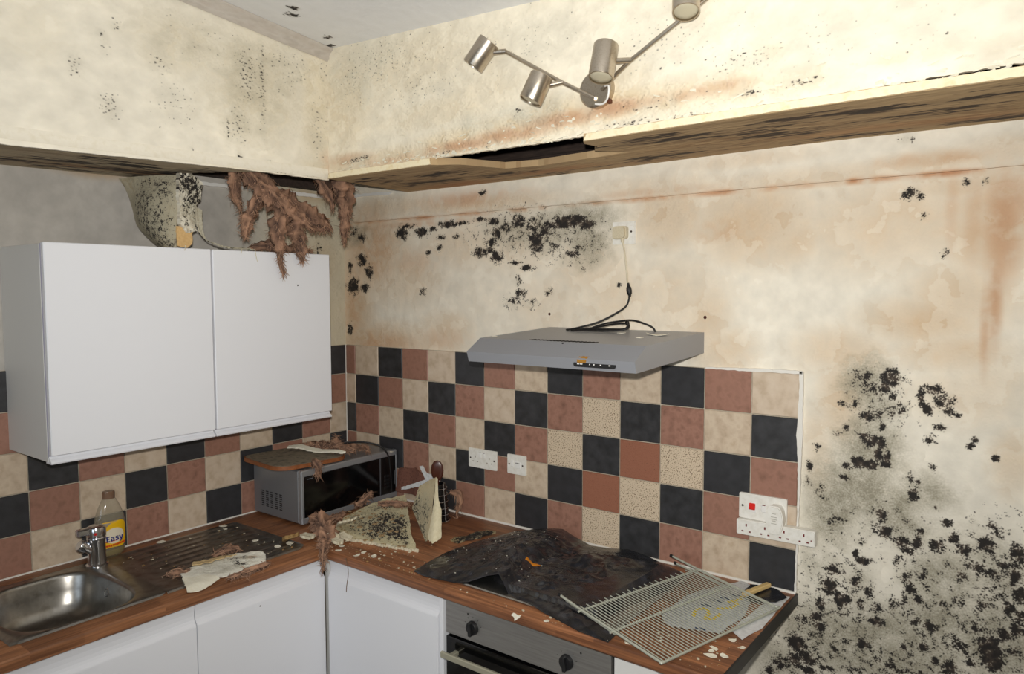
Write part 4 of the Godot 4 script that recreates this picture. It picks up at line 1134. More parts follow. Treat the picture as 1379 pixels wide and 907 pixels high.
	f.font_weight = 700
	f.font_italic = true
	tm.font = f
	tm.text = "Easy"
	tm.font_size = 64
	tm.pixel_size = 0.00042
	tm.depth = 0.0008
	tm.material = mat(rgb(18, 34, 120), 0.4)
	var word := MeshInstance3D.new()
	word.name = "lettering"
	word.mesh = tm
	word.transform = Transform3D(Basis(Vector3.UP, PI / 2.0 - 0.06) * Basis(Vector3(0, 0, 1), 0.06), on.call(Vector2(0.003, 0.070)) + Vector3(0.0026, -0.006, 0))
	label.add_child(word)
	st = S()
	var r := RandomNumberGenerator.new()
	r.seed = 3
	for line in [[0.038, 0.0030, 0.040], [0.052, 0.0010, 0.03]]:
		var x := -0.028
		while x < line[2]:
			var w := r.randf_range(0.002, 0.005)
			var q: Vector3 = on.call(Vector2(x, line[0] + (x + 0.03) * 0.06))
			box(st, q - Vector3(0.0004, line[1] * r.randf_range(0.6, 1.3), w / 2.0), q + Vector3(0.0022, line[1], w / 2.0), 0.0002)
			x += w + 0.0012
	obj("small_print", st, mat(rgb(214, 70, 20), 0.5), label).set_meta("kind", "stuff")

# ---------------------------------------------------------------- hood
func build_hood() -> void:
	var h := thing("cooker_hood", "grey metal visor cooker hood fixed to the mouldy wall above the tiles", "cooker hood", Vector3(1.45, 1.487, 0.0))
	var st := S()
	var prof := PackedVector2Array([Vector2(0.0, 1.511), Vector2(0.462, 1.487), Vector2(0.472, 1.519), Vector2(0.405, 1.559), Vector2(0.0, 1.578)])
	# sides, as an extrusion along x
	extrude(st, prof, 0.600, Transform3D(Basis(Vector3(0, 0, 1), Vector3(0, 1, 0), Vector3(-1, 0, 0)), Vector3(1.75, 0, 0)))
	part_of(h, "body", st, M.hood)
	st = S()
	extrude(st, PackedVector2Array([Vector2(0.03, 1.5082), Vector2(0.44, 1.4870), Vector2(0.44, 1.492), Vector2(0.03, 1.514)]), 0.54, Transform3D(Basis(Vector3(0, 0, 1), Vector3(0, 1, 0), Vector3(-1, 0, 0)), Vector3(1.72, 0, 0)))
	part_of(h, "filter", st, M.steel)
	var tilt := Basis(Vector3.RIGHT, -atan2(0.010, 0.032))
	st = S()
	extrude(st, round_rect(-0.069, -0.0085, 0.069, 0.0085, 0.0080), 0.0022, Transform3D(tilt, Vector3(1.621, 1.5035, 0.4672)))
	var cp := part_of(h, "control_strip", st, M.black)
	st = S()
	for x in [-0.055, -0.050, -0.045, -0.040, -0.015, -0.002, 0.0, 0.02, 0.022, 0.048, 0.051]:
		box(st, Vector3(x - 0.0012, -0.0018, 0.0020), Vector3(x + 0.0012, 0.0014, 0.0029), 0.0002, Transform3D(tilt, Vector3(1.621, 1.5035, 0.4672)))
	obj("symbol", st, M.white, cp).set_meta("kind", "stuff")
	st = S()   # brown stain baked onto the visor
	patch(st, ragged([Vector2(1.563, 1.508), Vector2(1.592, 1.507), Vector2(1.600, 1.526), Vector2(1.568, 1.525)], 0.004, 0.001, 3), 0.006, func(p: Vector2) -> Vector3: return Vector3(p.x, p.y, 0.4722 - maxf(0.0, p.y - 1.519) * 1.66 - (1.519 - minf(p.y, 1.519)) * 0.31), Vector3(0, -0.0004, -0.0006))
	part_of(h, "stain", st, mat(rgb(160, 112, 34), 0.6))
	st = S()
	for i in 18:
		var x := 1.345 + 0.0132 * i
		box(st, Vector3(0, -0.001, -0.012), Vector3(0.0075, 0.0012, 0.012), 0.0002, Transform3D(Basis(Vector3.UP, -0.5) * Basis(Vector3.RIGHT, 0.047), Vector3(x, 1.5599, 0.384)))
	part_of(h, "vent_slots", st, M.hole).set_meta("kind", "stuff")
	st = S()
	lathe(st, [Vector2(0.0, 0.001), Vector2(0.003, 0.0008), Vector2(0.0035, 0.0)], 12, Transform3D(Basis(Vector3.RIGHT, 0.55), Vector3(1.478, 1.5555, 0.412)))
	part_of(h, "screw", st, M.hole)
	# the lead coiled on top
	var c := thing("hood_cable", "black cable coiled on the cooker hood, running up to an inline connector", "cable", Vector3(1.45, 1.578, 0.1))
	var coil := [Vector3(1.485, 1.700, 0.012), Vector3(1.487, 1.678, 0.02), Vector3(1.478, 1.655, 0.03), Vector3(1.45, 1.630, 0.06), Vector3(1.41, 1.606, 0.09), Vector3(1.36, 1.590, 0.11), Vector3(1.31, 1.5785, 0.115), Vector3(1.293, 1.5775, 0.105), Vector3(1.31, 1.5785, 0.088), Vector3(1.38, 1.581, 0.085), Vector3(1.46, 1.583, 0.09), Vector3(1.515, 1.586, 0.10), Vector3(1.530, 1.598, 0.105), Vector3(1.52, 1.604, 0.10), Vector3(1.47, 1.601, 0.09), Vector3(1.40, 1.588, 0.08), Vector3(1.33, 1.5785, 0.075), Vector3(1.305, 1.577, 0.085), Vector3(1.33, 1.5765, 0.12), Vector3(1.42, 1.578, 0.125), Vector3(1.50, 1.581, 0.115), Vector3(1.528, 1.589, 0.10), Vector3(1.522, 1.607, 0.085), Vector3(1.508, 1.613, 0.07), Vector3(1.50, 1.603, 0.06), Vector3(1.512, 1.594, 0.06)]
	st = S()
	tube(st, curve(coil, 0.005), 0.0032, 8)
	tube(st, curve([Vector3(1.37, 1.585, 0.06), Vector3(1.415, 1.600, 0.05), Vector3(1.47, 1.609, 0.045), Vector3(1.515, 1.613, 0.045), Vector3(1.56, 1.603, 0.045), Vector3(1.588, 1.590, 0.04), Vector3(1.598, 1.576, 0.04)], 0.005), 0.0032, 8)
	part_of(c, "flex", st, M.rubber)
	st = S()
	var jp := Vector3(1.4855, 1.712, 0.014)
	lathe(st, [Vector2(0.0, -0.022), Vector2(0.004, -0.021), Vector2(0.006, -0.014), Vector2(0.0085, -0.010), Vector2(0.0095, 0.0), Vector2(0.0085, 0.011), Vector2(0.005, 0.015), Vector2(0.004, 0.026), Vector2(0.0, 0.027)], 16, Transform3D(Basis(Vector3(0, 0, 1), 0.15), jp))
	part_of(c, "connector", st, M.rubber)

# ---------------------------------------------------------------- sockets
func plate(t: Node3D, x0: float, y0: float, x1: float, y1: float, z0: float, d := 0.009) -> void:
	var st := S()
	extrude(st, round_rect(x0, y0, x1, y1, 0.004), d - 0.003, Transform3D(Basis(), Vector3(0, 0, z0)))
	extrude(st, round_rect(x0 + 0.002, y0 + 0.002, x1 - 0.002, y1 - 0.002, 0.004), 0.003, Transform3D(Basis(), Vector3(0, 0, z0 + d - 0.003)))
	part_of(t, "face_plate", st, M.dirty_white)

func pins(t: Node3D, cx: float, cy: float, z: float, m: Material, k := 1.0) -> void:
	var st := S()
	box(st, Vector3(cx - 0.0022 * k, cy + 0.006, z - 0.001), Vector3(cx + 0.0022 * k, cy + 0.014, z + 0.0006), 0.0003)
	box(st, Vector3(cx - 0.0145, cy - 0.0115, z - 0.001), Vector3(cx - 0.008, cy - 0.0075, z + 0.0006), 0.0003)
	box(st, Vector3(cx + 0.008, cy - 0.0115, z - 0.001), Vector3(cx + 0.0145, cy - 0.0075, z + 0.0006), 0.0003)
	part_of(t, "pin_slots", st, m).set_meta("kind", "stuff")

func screws(t: Node3D, spots: Array, z: float) -> void:
	for s in spots:
		var st := S()
		lathe(st, [Vector2(0.0, 0.0008), Vector2(0.003, 0.0007), Vector2(0.0036, 0.0)], 14, Transform3D(Basis(Vector3.RIGHT, PI / 2.0), Vector3(s[0], s[1], z)))
		part_of(t, "screw", st, mat(rgb(58, 46, 40), 0.5, 0.5))

func build_sockets() -> void:
	var fade := mat(rgb(150, 140, 128), 0.6)
	var dark := mat(rgb(44, 36, 34), 0.6)
	var red := mat(rgb(110, 30, 26), 0.6)
	var t := thing("double_socket", "white double wall socket on the tiles beside a single switched plate", "socket", Vector3(0.834, 1.003, 0.009))
	plate(t, 0.763, 1.003, 0.908, 1.080, 0.009)
	pins(t, 0.800, 1.038, 0.018, fade)
	pins(t, 0.872, 1.038, 0.018, fade)
	screws(t, [[0.775, 1.041], [0.896, 1.041]], 0.018)
	for x in [0.8265, 0.8445]:
		part_of(t, "rocker", bx(x - 0.006, 1.046, 0.017, x + 0.006, 1.066, 0.0205, 0.0015), M.white)
		part_of(t, "rocker_mark", bx(x - 0.004, 1.0655, 0.0175, x + 0.004, 1.0675, 0.0195, 0.0003), dark)
	t = thing("fused_switch", "white single switched plate on the tiles beside the double socket", "switch", Vector3(1.003, 1.003, 0.009))
	plate(t, 0.961, 1.005, 1.050, 1.081, 0.009)
	screws(t, [[0.972, 1.043], [1.036, 1.043]], 0.018)
	part_of(t, "fuse_cover", bx(1.000, 1.030, 0.017, 1.026, 1.056, 0.0195, 0.001), M.white)
	part_of(t, "fuse_slot", bx(1.003, 1.049, 0.019, 1.022, 1.051, 0.020, 0.0002), dark)
	part_of(t, "rocker", bx(0.980, 1.034, 0.017, 0.993, 1.060, 0.021, 0.002), M.white)
	# socket high on the wall for the hood
	t = thing("wall_socket", "single white wall socket high above the cooker hood with a plug in it", "socket", Vector3(1.459, 1.868, 0.0))
	plate(t, 1.416, 1.870, 1.503, 1.947, 0.0)
	screws(t, [[1.489, 1.912]], 0.009)
	part_of(t, "rocker", bx(1.484, 1.917, 0.008, 1.494, 1.932, 0.0115, 0.001), M.white)
	var plugw := tmat(noise_tex(0.03, [rgb(196, 184, 156), rgb(214, 203, 178)], 101), Vector3.ONE * 9.0, 0.4)
	t = thing("plug", "off-white three pin plug with its thin cord, in the socket above the hood", "plug", Vector3(1.452, 1.886, 0.009))
	var st := S()
	extrude(st, round_rect(1.427, 1.887, 1.479, 1.931, 0.010), 0.016, Transform3D(Basis(), Vector3(0, 0, 0.009)), true)
	extrude(st, round_rect(1.431, 1.890, 1.475, 1.927, 0.009), 0.010, Transform3D(Basis(), Vector3(0, 0, 0.025)), true)
	part_of(t, "body", st, plugw)
	st = S()
	lathe(st, [Vector2(0.0, 0.0), Vector2(0.005, 0.0), Vector2(0.007, 0.014), Vector2(0.0, 0.015)], 14, Transform3D(Basis(), Vector3(1.463, 1.876, 0.022)))
	part_of(t, "cord_grip", st, plugw)
	st = S()
	tube(st, curve([Vector3(1.463, 1.880, 0.022), Vector3(1.468, 1.855, 0.020), Vector3(1.470, 1.82, 0.014), Vector3(1.473, 1.78, 0.010), Vector3(1.476, 1.745, 0.010), Vector3(1.4815, 1.737, 0.013)], 0.006), 0.0030, 8)
	part_of(t, "cord", st, plugw)
	# cooker switch and trailing socket by the tile edge
	t = thing("cooker_switch", "white cooker control plate with a red rocker switch at the edge of the tiles", "switch", Vector3(1.952, 1.003, 0.009))
	plate(t, 1.880, 1.004, 2.026, 1.083, 0.009, 0.012)
	screws(t, [[1.892, 1.044]], 0.021)
	st = S()
	box(st, Vector3(1.911, 1.027, 0.020), Vector3(1.935, 1.058, 0.0225), 0.001)
	part_of(t, "rocker_frame", st, M.white)
	st = S()
	box(st, Vector3(-0.0095, -0.010, -0.004), Vector3(0.0095, 0.010, 0.005), 0.002, Transform3D(Basis(Vector3.RIGHT, -0.25), Vector3(1.923, 1.046, 0.024)))
	part_of(t, "red_rocker", st, mat(rgb(214, 36, 26), 0.3)).set_meta("label", "red rocker")
	part_of(t, "rocker", bx(1.950, 1.033, 0.020, 1.966, 1.057, 0.0235, 0.0015), M.white)
	part_of(t, "rocker_mark", bx(1.953, 1.054, 0.0225, 1.963, 1.057, 0.0242, 0.0005), red)
	t = thing("socket_strip", "grubby white four gang socket strip hanging under the cooker switch", "socket strip", Vector3(1.995, 0.955, 0.01))
	var tx := Transform3D(Basis(Vector3(0, 0, 1), 0.012), Vector3(1.996, 0.981, 0.010))
	st = S()
	extrude(st, round_rect(-0.117, -0.0235, 0.117, 0.0235, 0.004), 0.024, tx)
	extrude(st, round_rect(-0.115, -0.0215, 0.115, 0.0215, 0.004), 0.003, tx * Transform3D(Basis(), Vector3(0, 0, 0.024)))
	part_of(t, "casing", st, M.dirty_white)
	for i in 4:
		var p: Vector3 = tx * Vector3(-0.086 + 0.0573 * i, -0.001, 0.0)
		pins(t, p.x, p.y - 0.001, 0.0375, red, 1.0)
	st = S()
	lathe(st, [Vector2(0.0, 0.0006), Vector2(0.002, 0.0006), Vector2(0.002, 0.0)], 10, Transform3D(Basis(Vector3.RIGHT, PI / 2.0), Vector3(2.103, 0.978, 0.0372)))
	part_of(t, "screw", st, red)
	t = thing("plug", "large rounded white plug covering part of the socket strip and cooker switch", "plug", Vector3(2.0, 0.985, 0.037))
	var pp := PackedVector2Array()
	for i in 40:
		var a := TAU * i / 40
		var c := cos(a)
		var s := sin(a)
		var y := 0.044 * signf(s) * pow(absf(s), 0.75)
		pp.append(Vector2(signf(c) * pow(absf(c), 0.55) * (0.0265 - 0.004 * absf(y) / 0.044), y))
	st = S()
	extrude(st, pp, 0.026, Transform3D(Basis(), Vector3(1.998, 1.022, 0.021)), true)
	var p2 := PackedVector2Array()
	for q in pp: p2.append(q * 0.92)
	extrude(st, p2, 0.004, Transform3D(Basis(), Vector3(1.998, 1.022, 0.047)), true)
	part_of(t, "body", st, M.dirty_white)
	st = S()
	for k in [[0.016, 0.006], [0.006, 0.009], [-0.001, 0.010], [-0.006, 0.006], [-0.014, 0.008]]:
		box(st, Vector3(1.998 - k[1], 1.026 + k[0], 0.0508), Vector3(1.998 + k[1], 1.0275 + k[0], 0.0514), 0.0002)
	part_of(t, "moulded_marks", st, mat(rgb(160, 154, 142), 0.6)).set_meta("kind", "stuff")

# ---------------------------------------------------------------- spotlights
func build_spotlights() -> void:
	var t := thing("spotlight_bar", "brushed nickel ceiling spotlight with four cylinder heads on the bulkhead above the hood", "spotlight", Vector3(1.617, 2.267, 0.445))
	var st := S()
	lathe(st, [Vector2(0.0, 0.024), Vector2(0.046, 0.024), Vector2(0.050, 0.020), Vector2(0.051, 0.0)], 40, Transform3D(Basis(Vector3.RIGHT, PI / 2.0), Vector3(1.617, 2.267, 0.445)))
	part_of(t, "base_plate", st, M.nickel)
	for arm in [[Vector3(1.622, 2.240, 0.472), Vector3(1.52, 2.298, 0.478), Vector3(1.316, 2.424, 0.478)], [Vector3(1.640, 2.262, 0.472), Vector3(1.73, 2.318, 0.478), Vector3(1.960, 2.440, 0.478)]]:
		st = S()
		tube(st, arm, 0.0058, 10)
		part_of(t, "arm", st, M.nickel)
	# heads: end of the cylinder away from the lamp, lamp end, joint on the arm
	var heads := [
		[Vector3(1.272, 2.457, 0.500), Vector3(1.222, 2.388, 0.520), Vector3(1.318, 2.424, 0.480)],
		[Vector3(1.474, 2.318, 0.515), Vector3(1.447, 2.247, 0.535), Vector3(1.520, 2.300, 0.480)],
		[Vector3(1.681, 2.360, 0.515), Vector3(1.682, 2.268, 0.545), Vector3(1.735, 2.320, 0.480)],
		[Vector3(1.900, 2.485, 0.505), Vector3(1.916, 2.385, 0.540), Vector3(1.955, 2.438, 0.480)]]
	var lens := mat(rgb(196, 188, 164), 0.25)
	for h in heads:
		var a: Vector3 = h[0]
		var b: Vector3 = h[1]
		var d := (b - a).normalized()
		var len_ := a.distance_to(b)
		st = S()
		var xf := Transform3D(Basis(Quaternion(Vector3.UP, d)), a)
		lathe(st, [Vector2(0.0, 0.0), Vector2(0.0315, 0.0), Vector2(0.0335, 0.002), Vector2(0.0335, len_ - 0.002), Vector2(0.0325, len_), Vector2(0.0300, len_), Vector2(0.0298, len_ - 0.006), Vector2(0.0, len_ - 0.006)], 36, xf)
		var hd := part_of(t, "lamp_head", st, M.nickel)
		st = S()
		lathe(st, [Vector2(0.0297, len_ - 0.006), Vector2(0.027, len_ - 0.003), Vector2(0.012, len_ - 0.0012), Vector2(0.0, len_ - 0.001)], 30, xf)
		obj("lens", st, lens, hd)
		st = S()
		tube(st, [h[2], (a + b) / 2.0 + ((h[2] - (a + b) / 2.0).normalized()) * 0.025], 0.0075, 12)
		part_of(t, "joint", st, M.nickel)
	st = S()   # white lead hanging loose from the base
	tube(st, curve([Vector3(1.650, 2.268, 0.472), Vector3(1.672, 2.262, 0.486), Vector3(1.668, 2.235, 0.482), Vector3(1.648, 2.222, 0.472), Vector3(1.62, 2.226, 0.468)], 0.004), 0.0028, 8)
	part_of(t, "lead", st, M.white)
	st = S()
	box(st, Vector3(1.652, 2.224, 0.449), Vector3(1.664, 2.236, 0.462), 0.002, Transform3D(Basis(), Vector3.ZERO))
	part_of(t, "terminal", st, mat(rgb(90, 44, 22), 0.6))

# ---------------------------------------------------------------- microwave corner
func build_microwave() -> void:
	var t := thing("microwave", "silver microwave oven with black glass front in the tiled corner", "microwave", Vector3(0.19, WT, 0.27))
	var z0 := 0.014
	var z1 := 0.520
	var y0 := WT + 0.010
	var y1 := 1.018
	var shell := mat(rgb(138, 140, 144), 0.40, 0.55)
	part_of(t, "body", bx(0.025, y0, z0 + 0.003, 0.322, y1 - 0.002, z1 - 0.002, 0.004), shell)
	# front frame: bevelled surround with the glass let in
	var st := S()
	box(st, Vector3(0.322, y1 - 0.026, z0), Vector3(0.346, y1, z1), 0.004)
	box(st, Vector3(0.322, y0, z0), Vector3(0.346, y0 + 0.026, z1), 0.004)
	box(st, Vector3(0.322, y0 + 0.022, z1 - 0.014), Vector3(0.346, y1 - 0.022, z1), 0.003)
	box(st, Vector3(0.322, y0 + 0.022, z0), Vector3(0.346, y1 - 0.022, z0 + 0.010), 0.003)
	part_of(t, "front_frame", st, mat(rgb(158, 160, 164), 0.34, 0.55))
	var glass := mat(rgb(9, 9, 10), 0.12)
	part_of(t, "door", bx(0.324, y0 + 0.024, z0 + 0.100, 0.3455, y1 - 0.024, z1 - 0.012, 0.002), glass)
	part_of(t, "control_panel", bx(0.324, y0 + 0.024, z0 + 0.008, 0.3458, y1 - 0.024, z0 + 0.096, 0.002), mat(rgb(12, 12, 13), 0.3))
	part_of(t, "door_gap", bx(0.330, y0 + 0.024, z0 + 0.0965, 0.3452, y1 - 0.024, z0 + 0.0995, 0.0005), mat(rgb(92, 92, 96), 0.4))
	st = S()
	for i in 4:
		for j in 3:
			box(st, Vector3(0.3450, y0 + 0.050 + i * 0.016, z0 + 0.028 + j * 0.018), Vector3(0.3463, y0 + 0.060 + i * 0.016, z0 + 0.041 + j * 0.018), 0.0006)
	part_of(t, "button", st, mat(rgb(26, 26, 28), 0.5)).set_meta("kind", "stuff")
	part_of(t, "door_handle", bx(0.3455, y0 + 0.060, z0 + 0.016, 0.3485, y0 + 0.120, z0 + 0.019, 0.001), mat(rgb(120, 120, 124), 0.3, 0.6))
	st = S()
	for i in 7: box(st, Vector3(0.3452, y1 - 0.037, z1 - 0.030 - i * 0.0042), Vector3(0.3458, y1 - 0.0335, z1 - 0.0268 - i * 0.0042), 0.0002)
	part_of(t, "badge", st, mat(rgb(92, 96, 104), 0.5)).set_meta("kind", "stuff")
	st = S()   # five columns of louvres on the side
	for c in 5:
		for k in 8:
			box(st, Vector3(0.080 + c * 0.030, y0 + 0.034 + k * 0.0085, z1 - 0.0028), Vector3(0.097 + c * 0.030, y0 + 0.0385 + k * 0.0085, z1 - 0.0012), 0.0003)
	part_of(t, "louvres", st, mat(rgb(34, 34, 36), 0.7)).set_meta("kind", "stuff")
	for q in [[0.06, 0.06], [0.30, 0.06], [0.06, 0.48], [0.30, 0.48]]:
		st = S()
		lathe(st, [Vector2(0.0, 0.0), Vector2(0.012, 0.0), Vector2(0.014, 0.011), Vector2(0.0, 0.011)], 14, Transform3D(Basis(), Vector3(q[0], WT, q[1])))
		part_of(t, "foot", st, M.rubber)
	# board on top
	var b := thing("chopping_board", "dusty wooden board with rounded corners lying on the silver microwave", "chopping board", Vector3(0.19, 1.018, 0.43))
	var dusty := tmat(noise_tex(0.012, [rgb(66, 60, 52), rgb(126, 117, 100), rgb(142, 131, 112), rgb(84, 78, 70)], 111, 512, 4), Vector3(3, 3, 3), 0.9)
	var bo := Transform3D(Basis(Vector3.UP, -0.10) * Basis(Vector3(1, 0, 0), -0.012), Vector3(0.018, 1.0205, 0.235))
	var rr := round_rect(0.0, 0.0, 0.325, 0.330, 0.07, 7)
	st = S()
	extrude(st, rr, 0.015, bo * Transform3D(Basis(Vector3.RIGHT, PI / 2.0), Vector3(0, 0.015, 0)), true)
	part_of(b, "slab", st, tmat(noise_tex(0.02, [rgb(116, 66, 34), rgb(156, 94, 52)], 112), Vector3(4, 4, 4), 0.6))
	st = S()
	var rr2 := round_rect(0.006, 0.006, 0.319, 0.324, 0.066, 7)
	extrude(st, rr2, 0.0015, bo * Transform3D(Basis(Vector3.RIGHT, PI / 2.0), Vector3(0, 0.0162, 0)))
	part_of(b, "dust_layer", st, dusty)
	# strip of white board and wool on the microwave
	st = S()
	patch(st, ragged([Vector2(0.0, 0.0), Vector2(0.29, 0.004), Vector2(0.30, 0.016), Vector2(0.19, 0.020), Vector2(0.06, 0.026), Vector2(0.0, 0.014)], 0.012, 0.002, 21), 0.012,
		func(p: Vector2) -> Vector3: return Vector3(0.055, 1.052, 0.375) + Vector3(0.98, 0.0, -0.20) * p.x + Vector3(-0.2, 0.35, -0.9) * p.y + Vector3(0, 0.004 * sin(p.x * 30.0), 0), Vector3(0, -0.006, 0))
	var sp := obj("plaster_strip", st, M.flake)
	tag(sp, "long white strip of broken plaster lying on the board on the microwave", "plaster")
	st = S()
	fluff(st, [Vector3(0.09, 1.053, 0.335), Vector3(0.18, 1.060, 0.30), Vector3(0.27, 1.064, 0.28), Vector3(0.35, 1.052, 0.26)], [0.010, 0.018, 0.022, 0.006], 31, 220)
	fluff(st, [Vector3(0.24, 1.06, 0.28), Vector3(0.25, 1.085, 0.27), Vector3(0.245, 1.10, 0.265)], [0.018, 0.012, 0.004], 32, 60)
	fluff(st, [Vector3(0.20, 1.040, 0.18), Vector3(0.29, 1.042, 0.15), Vector3(0.33, 1.032, 0.17)], [0.010, 0.014, 0.006], 33, 80)
	tag(obj("insulation", st, M.wool), "brown insulation wool tangled along the white strip on top of the microwave", "insulation", "fallen insulation")
	st = S()
	fluff(st, [Vector3(0.330, 1.046, 0.45), Vector3(0.352, 1.030, 0.45), Vector3(0.356, 1.005, 0.445), Vector3(0.354, 0.985, 0.448)], [0.012, 0.017, 0.012, 0.003], 34, 70)
	tag(obj("insulation", st, M.wool), "small brown tuft of insulation drooping over the microwave's front edge", "insulation", "fallen insulation")
	st = S()
	tube(st, curve([Vector3(0.22, 1.060, 0.215), Vector3(0.29, 1.068, 0.165), Vector3(0.345, 1.050, 0.115), Vector3(0.362, 1.010, 0.085), Vector3(0.360, 0.955, 0.070), Vector3(0.358, 0.88, 0.062), Vector3(0.356, 0.84, 0.060)], 0.006), 0.0036, 8)
	tag(obj("power_cable", st, M.rubber), "black power cable trailing over the top corner of the microwave", "cable")
	# things tucked behind, between the microwave and the upturned board
	st = S()
	patch(st, ragged([Vector2(0.0, 0.0), Vector2(0.20, 0.0), Vector2(0.165, 0.09), Vector2(0.09, 0.115), Vector2(0.0, 0.10)], 0.015, 0.002, 41), 0.02,
		func(p: Vector2) -> Vector3: return Vector3(0.365 + p.x, 0.842 + p.y * 0.95, 0.045 - p.y * 0.22 + 0.004 * sin(p.x * 60.0)), Vector3(0.0, 0.0, -0.008))
	tag(obj("board_scrap", st, tmat(noise_tex(0.03, [rgb(70, 44, 36), rgb(120, 78, 64), rgb(96, 62, 50)], 113), Vector3.ONE * 5.0, 0.9)), "dark brown scrap of board leaning on the tiles behind the fallen plasterboard", "board scrap")
	st = S()
	patch(st, ragged([Vector2(0.0, 0.0), Vector2(0.13, 0.045), Vector2(0.19, 0.045), Vector2(0.19, 0.085), Vector2(0.12, 0.095), Vector2(0.10, 0.12), Vector2(0.085, 0.115), Vector2(0.12, 0.066), Vector2(0.0, 0.012)], 0.01, 0.0015, 42), 0.015,
		func(p: Vector2) -> Vector3: return Vector3(0.42 + p.x * 1.15, 0.858 + p.y, 0.062 - p.y * 0.1), Vector3(0.0, 0.0, -0.004))
	tag(obj("paper_scrap", st, M.paper), "crooked torn white paper scrap in the corner behind the fallen plasterboard", "paper scrap")
	# utensil pot with spiral wire and a spoon
	var u := thing("utensil_pot", "tall black utensil pot ringed with chrome wire against the tiles", "utensil pot", Vector3(0.700, WT, 0.135))
	var px := Transform3D(Basis(), Vector3(0.700, WT, 0.135))
	st = S()
	lathe(st, [Vector2(0.0, 0.002), Vector2(0.046, 0.002), Vector2(0.046, 0.01), Vector2(0.040, 0.08), Vector2(0.034, 0.135), Vector2(0.031, 0.150), Vector2(0.028, 0.150), Vector2(0.030, 0.13), Vector2(0.0, 0.13)], 30, px)
	part_of(u, "pot", st, mat(rgb(14, 14, 15), 0.2))
	for k in 6:
		var y := 0.006 + k * 0.0255
		var r := 0.051 - k * 0.0026
		st = S()
		var ring := []
		for i in 37: ring.append(px * Vector3(cos(TAU * i / 36) * r, y, sin(TAU * i / 36) * r))
		tube(st, ring, 0.0018, 6, false)
		part_of(u, "wire_ring", st, M.chrome)
	for a in [0.15, 2.2, 4.3]:
		st = S()
		tube(st, [px * Vector3(cos(a) * 0.053, 0.004, sin(a) * 0.053), px * Vector3(cos(a) * 0.040, 0.135, sin(a) * 0.040), px * Vector3(cos(a) * 0.038, 0.160, sin(a) * 0.038)], 0.0018, 6)
		part_of(u, "wire_upright", st, M.chrome)
	var sp2 := thing("spoon", "dark brown wooden spoon standing bowl upward in the wire ringed pot", "spoon", Vector3(0.700, WT + 0.13, 0.135))
	st = S()
	var face := Transform3D(Basis(Vector3.UP, 0.55), Vector3(0.703, 1.000, 0.138))
	lathe(st, [Vector2(0.0, -0.042), Vector2(0.012, -0.038), Vector2(0.022, -0.022), Vector2(0.0255, 0.0), Vector2(0.023, 0.02), Vector2(0.014, 0.036), Vector2(0.0, 0.041)], 28, face, Vector2(1.0, 0.26))
	tube(st, [Vector3(0.700, 0.930, 0.135), Vector3(0.702, 0.965, 0.137)], 0.007, 10)
	part_of(sp2, "bowl", st, mat(rgb(74, 38, 26), 0.3))
	# a dead sprig behind the pot
	st = S()
	fluff(st, [Vector3(0.705, 0.90, 0.06), Vector3(0.735, 0.885, 0.05), Vector3(0.742, 0.86, 0.05), Vector3(0.735, 0.82, 0.06), Vector3(0.75, 0.800, 0.07)], [0.006, 0.014, 0.010, 0.006, 0.003], 36, 50)
	tag(obj("insulation", st, M.wool), "wisp of insulation caught between the wire ringed pot and the tiles", "insulation", "fallen insulation")

func mouldy(seed_: int, uv: Rect2, K: Array, base := rgb(206, 196, 160)) -> StandardMaterial3D:
	return paint(uv.size.x, uv.size.y, 900.0, base, {"K": K, "seed": seed_, "fine": 130.0, "mid": 42.0, "everywhere": 0.55, "speck": 290, "tan": rgb(132, 108, 74), "grey": rgb(130, 126, 108), "thr": 150.0, "relief": 5.0, "depth": 1.0,
		"G": [[uv.size.x * 500, uv.size.y * 500, uv.size.x * 400, uv.size.y * 400, 60]]})

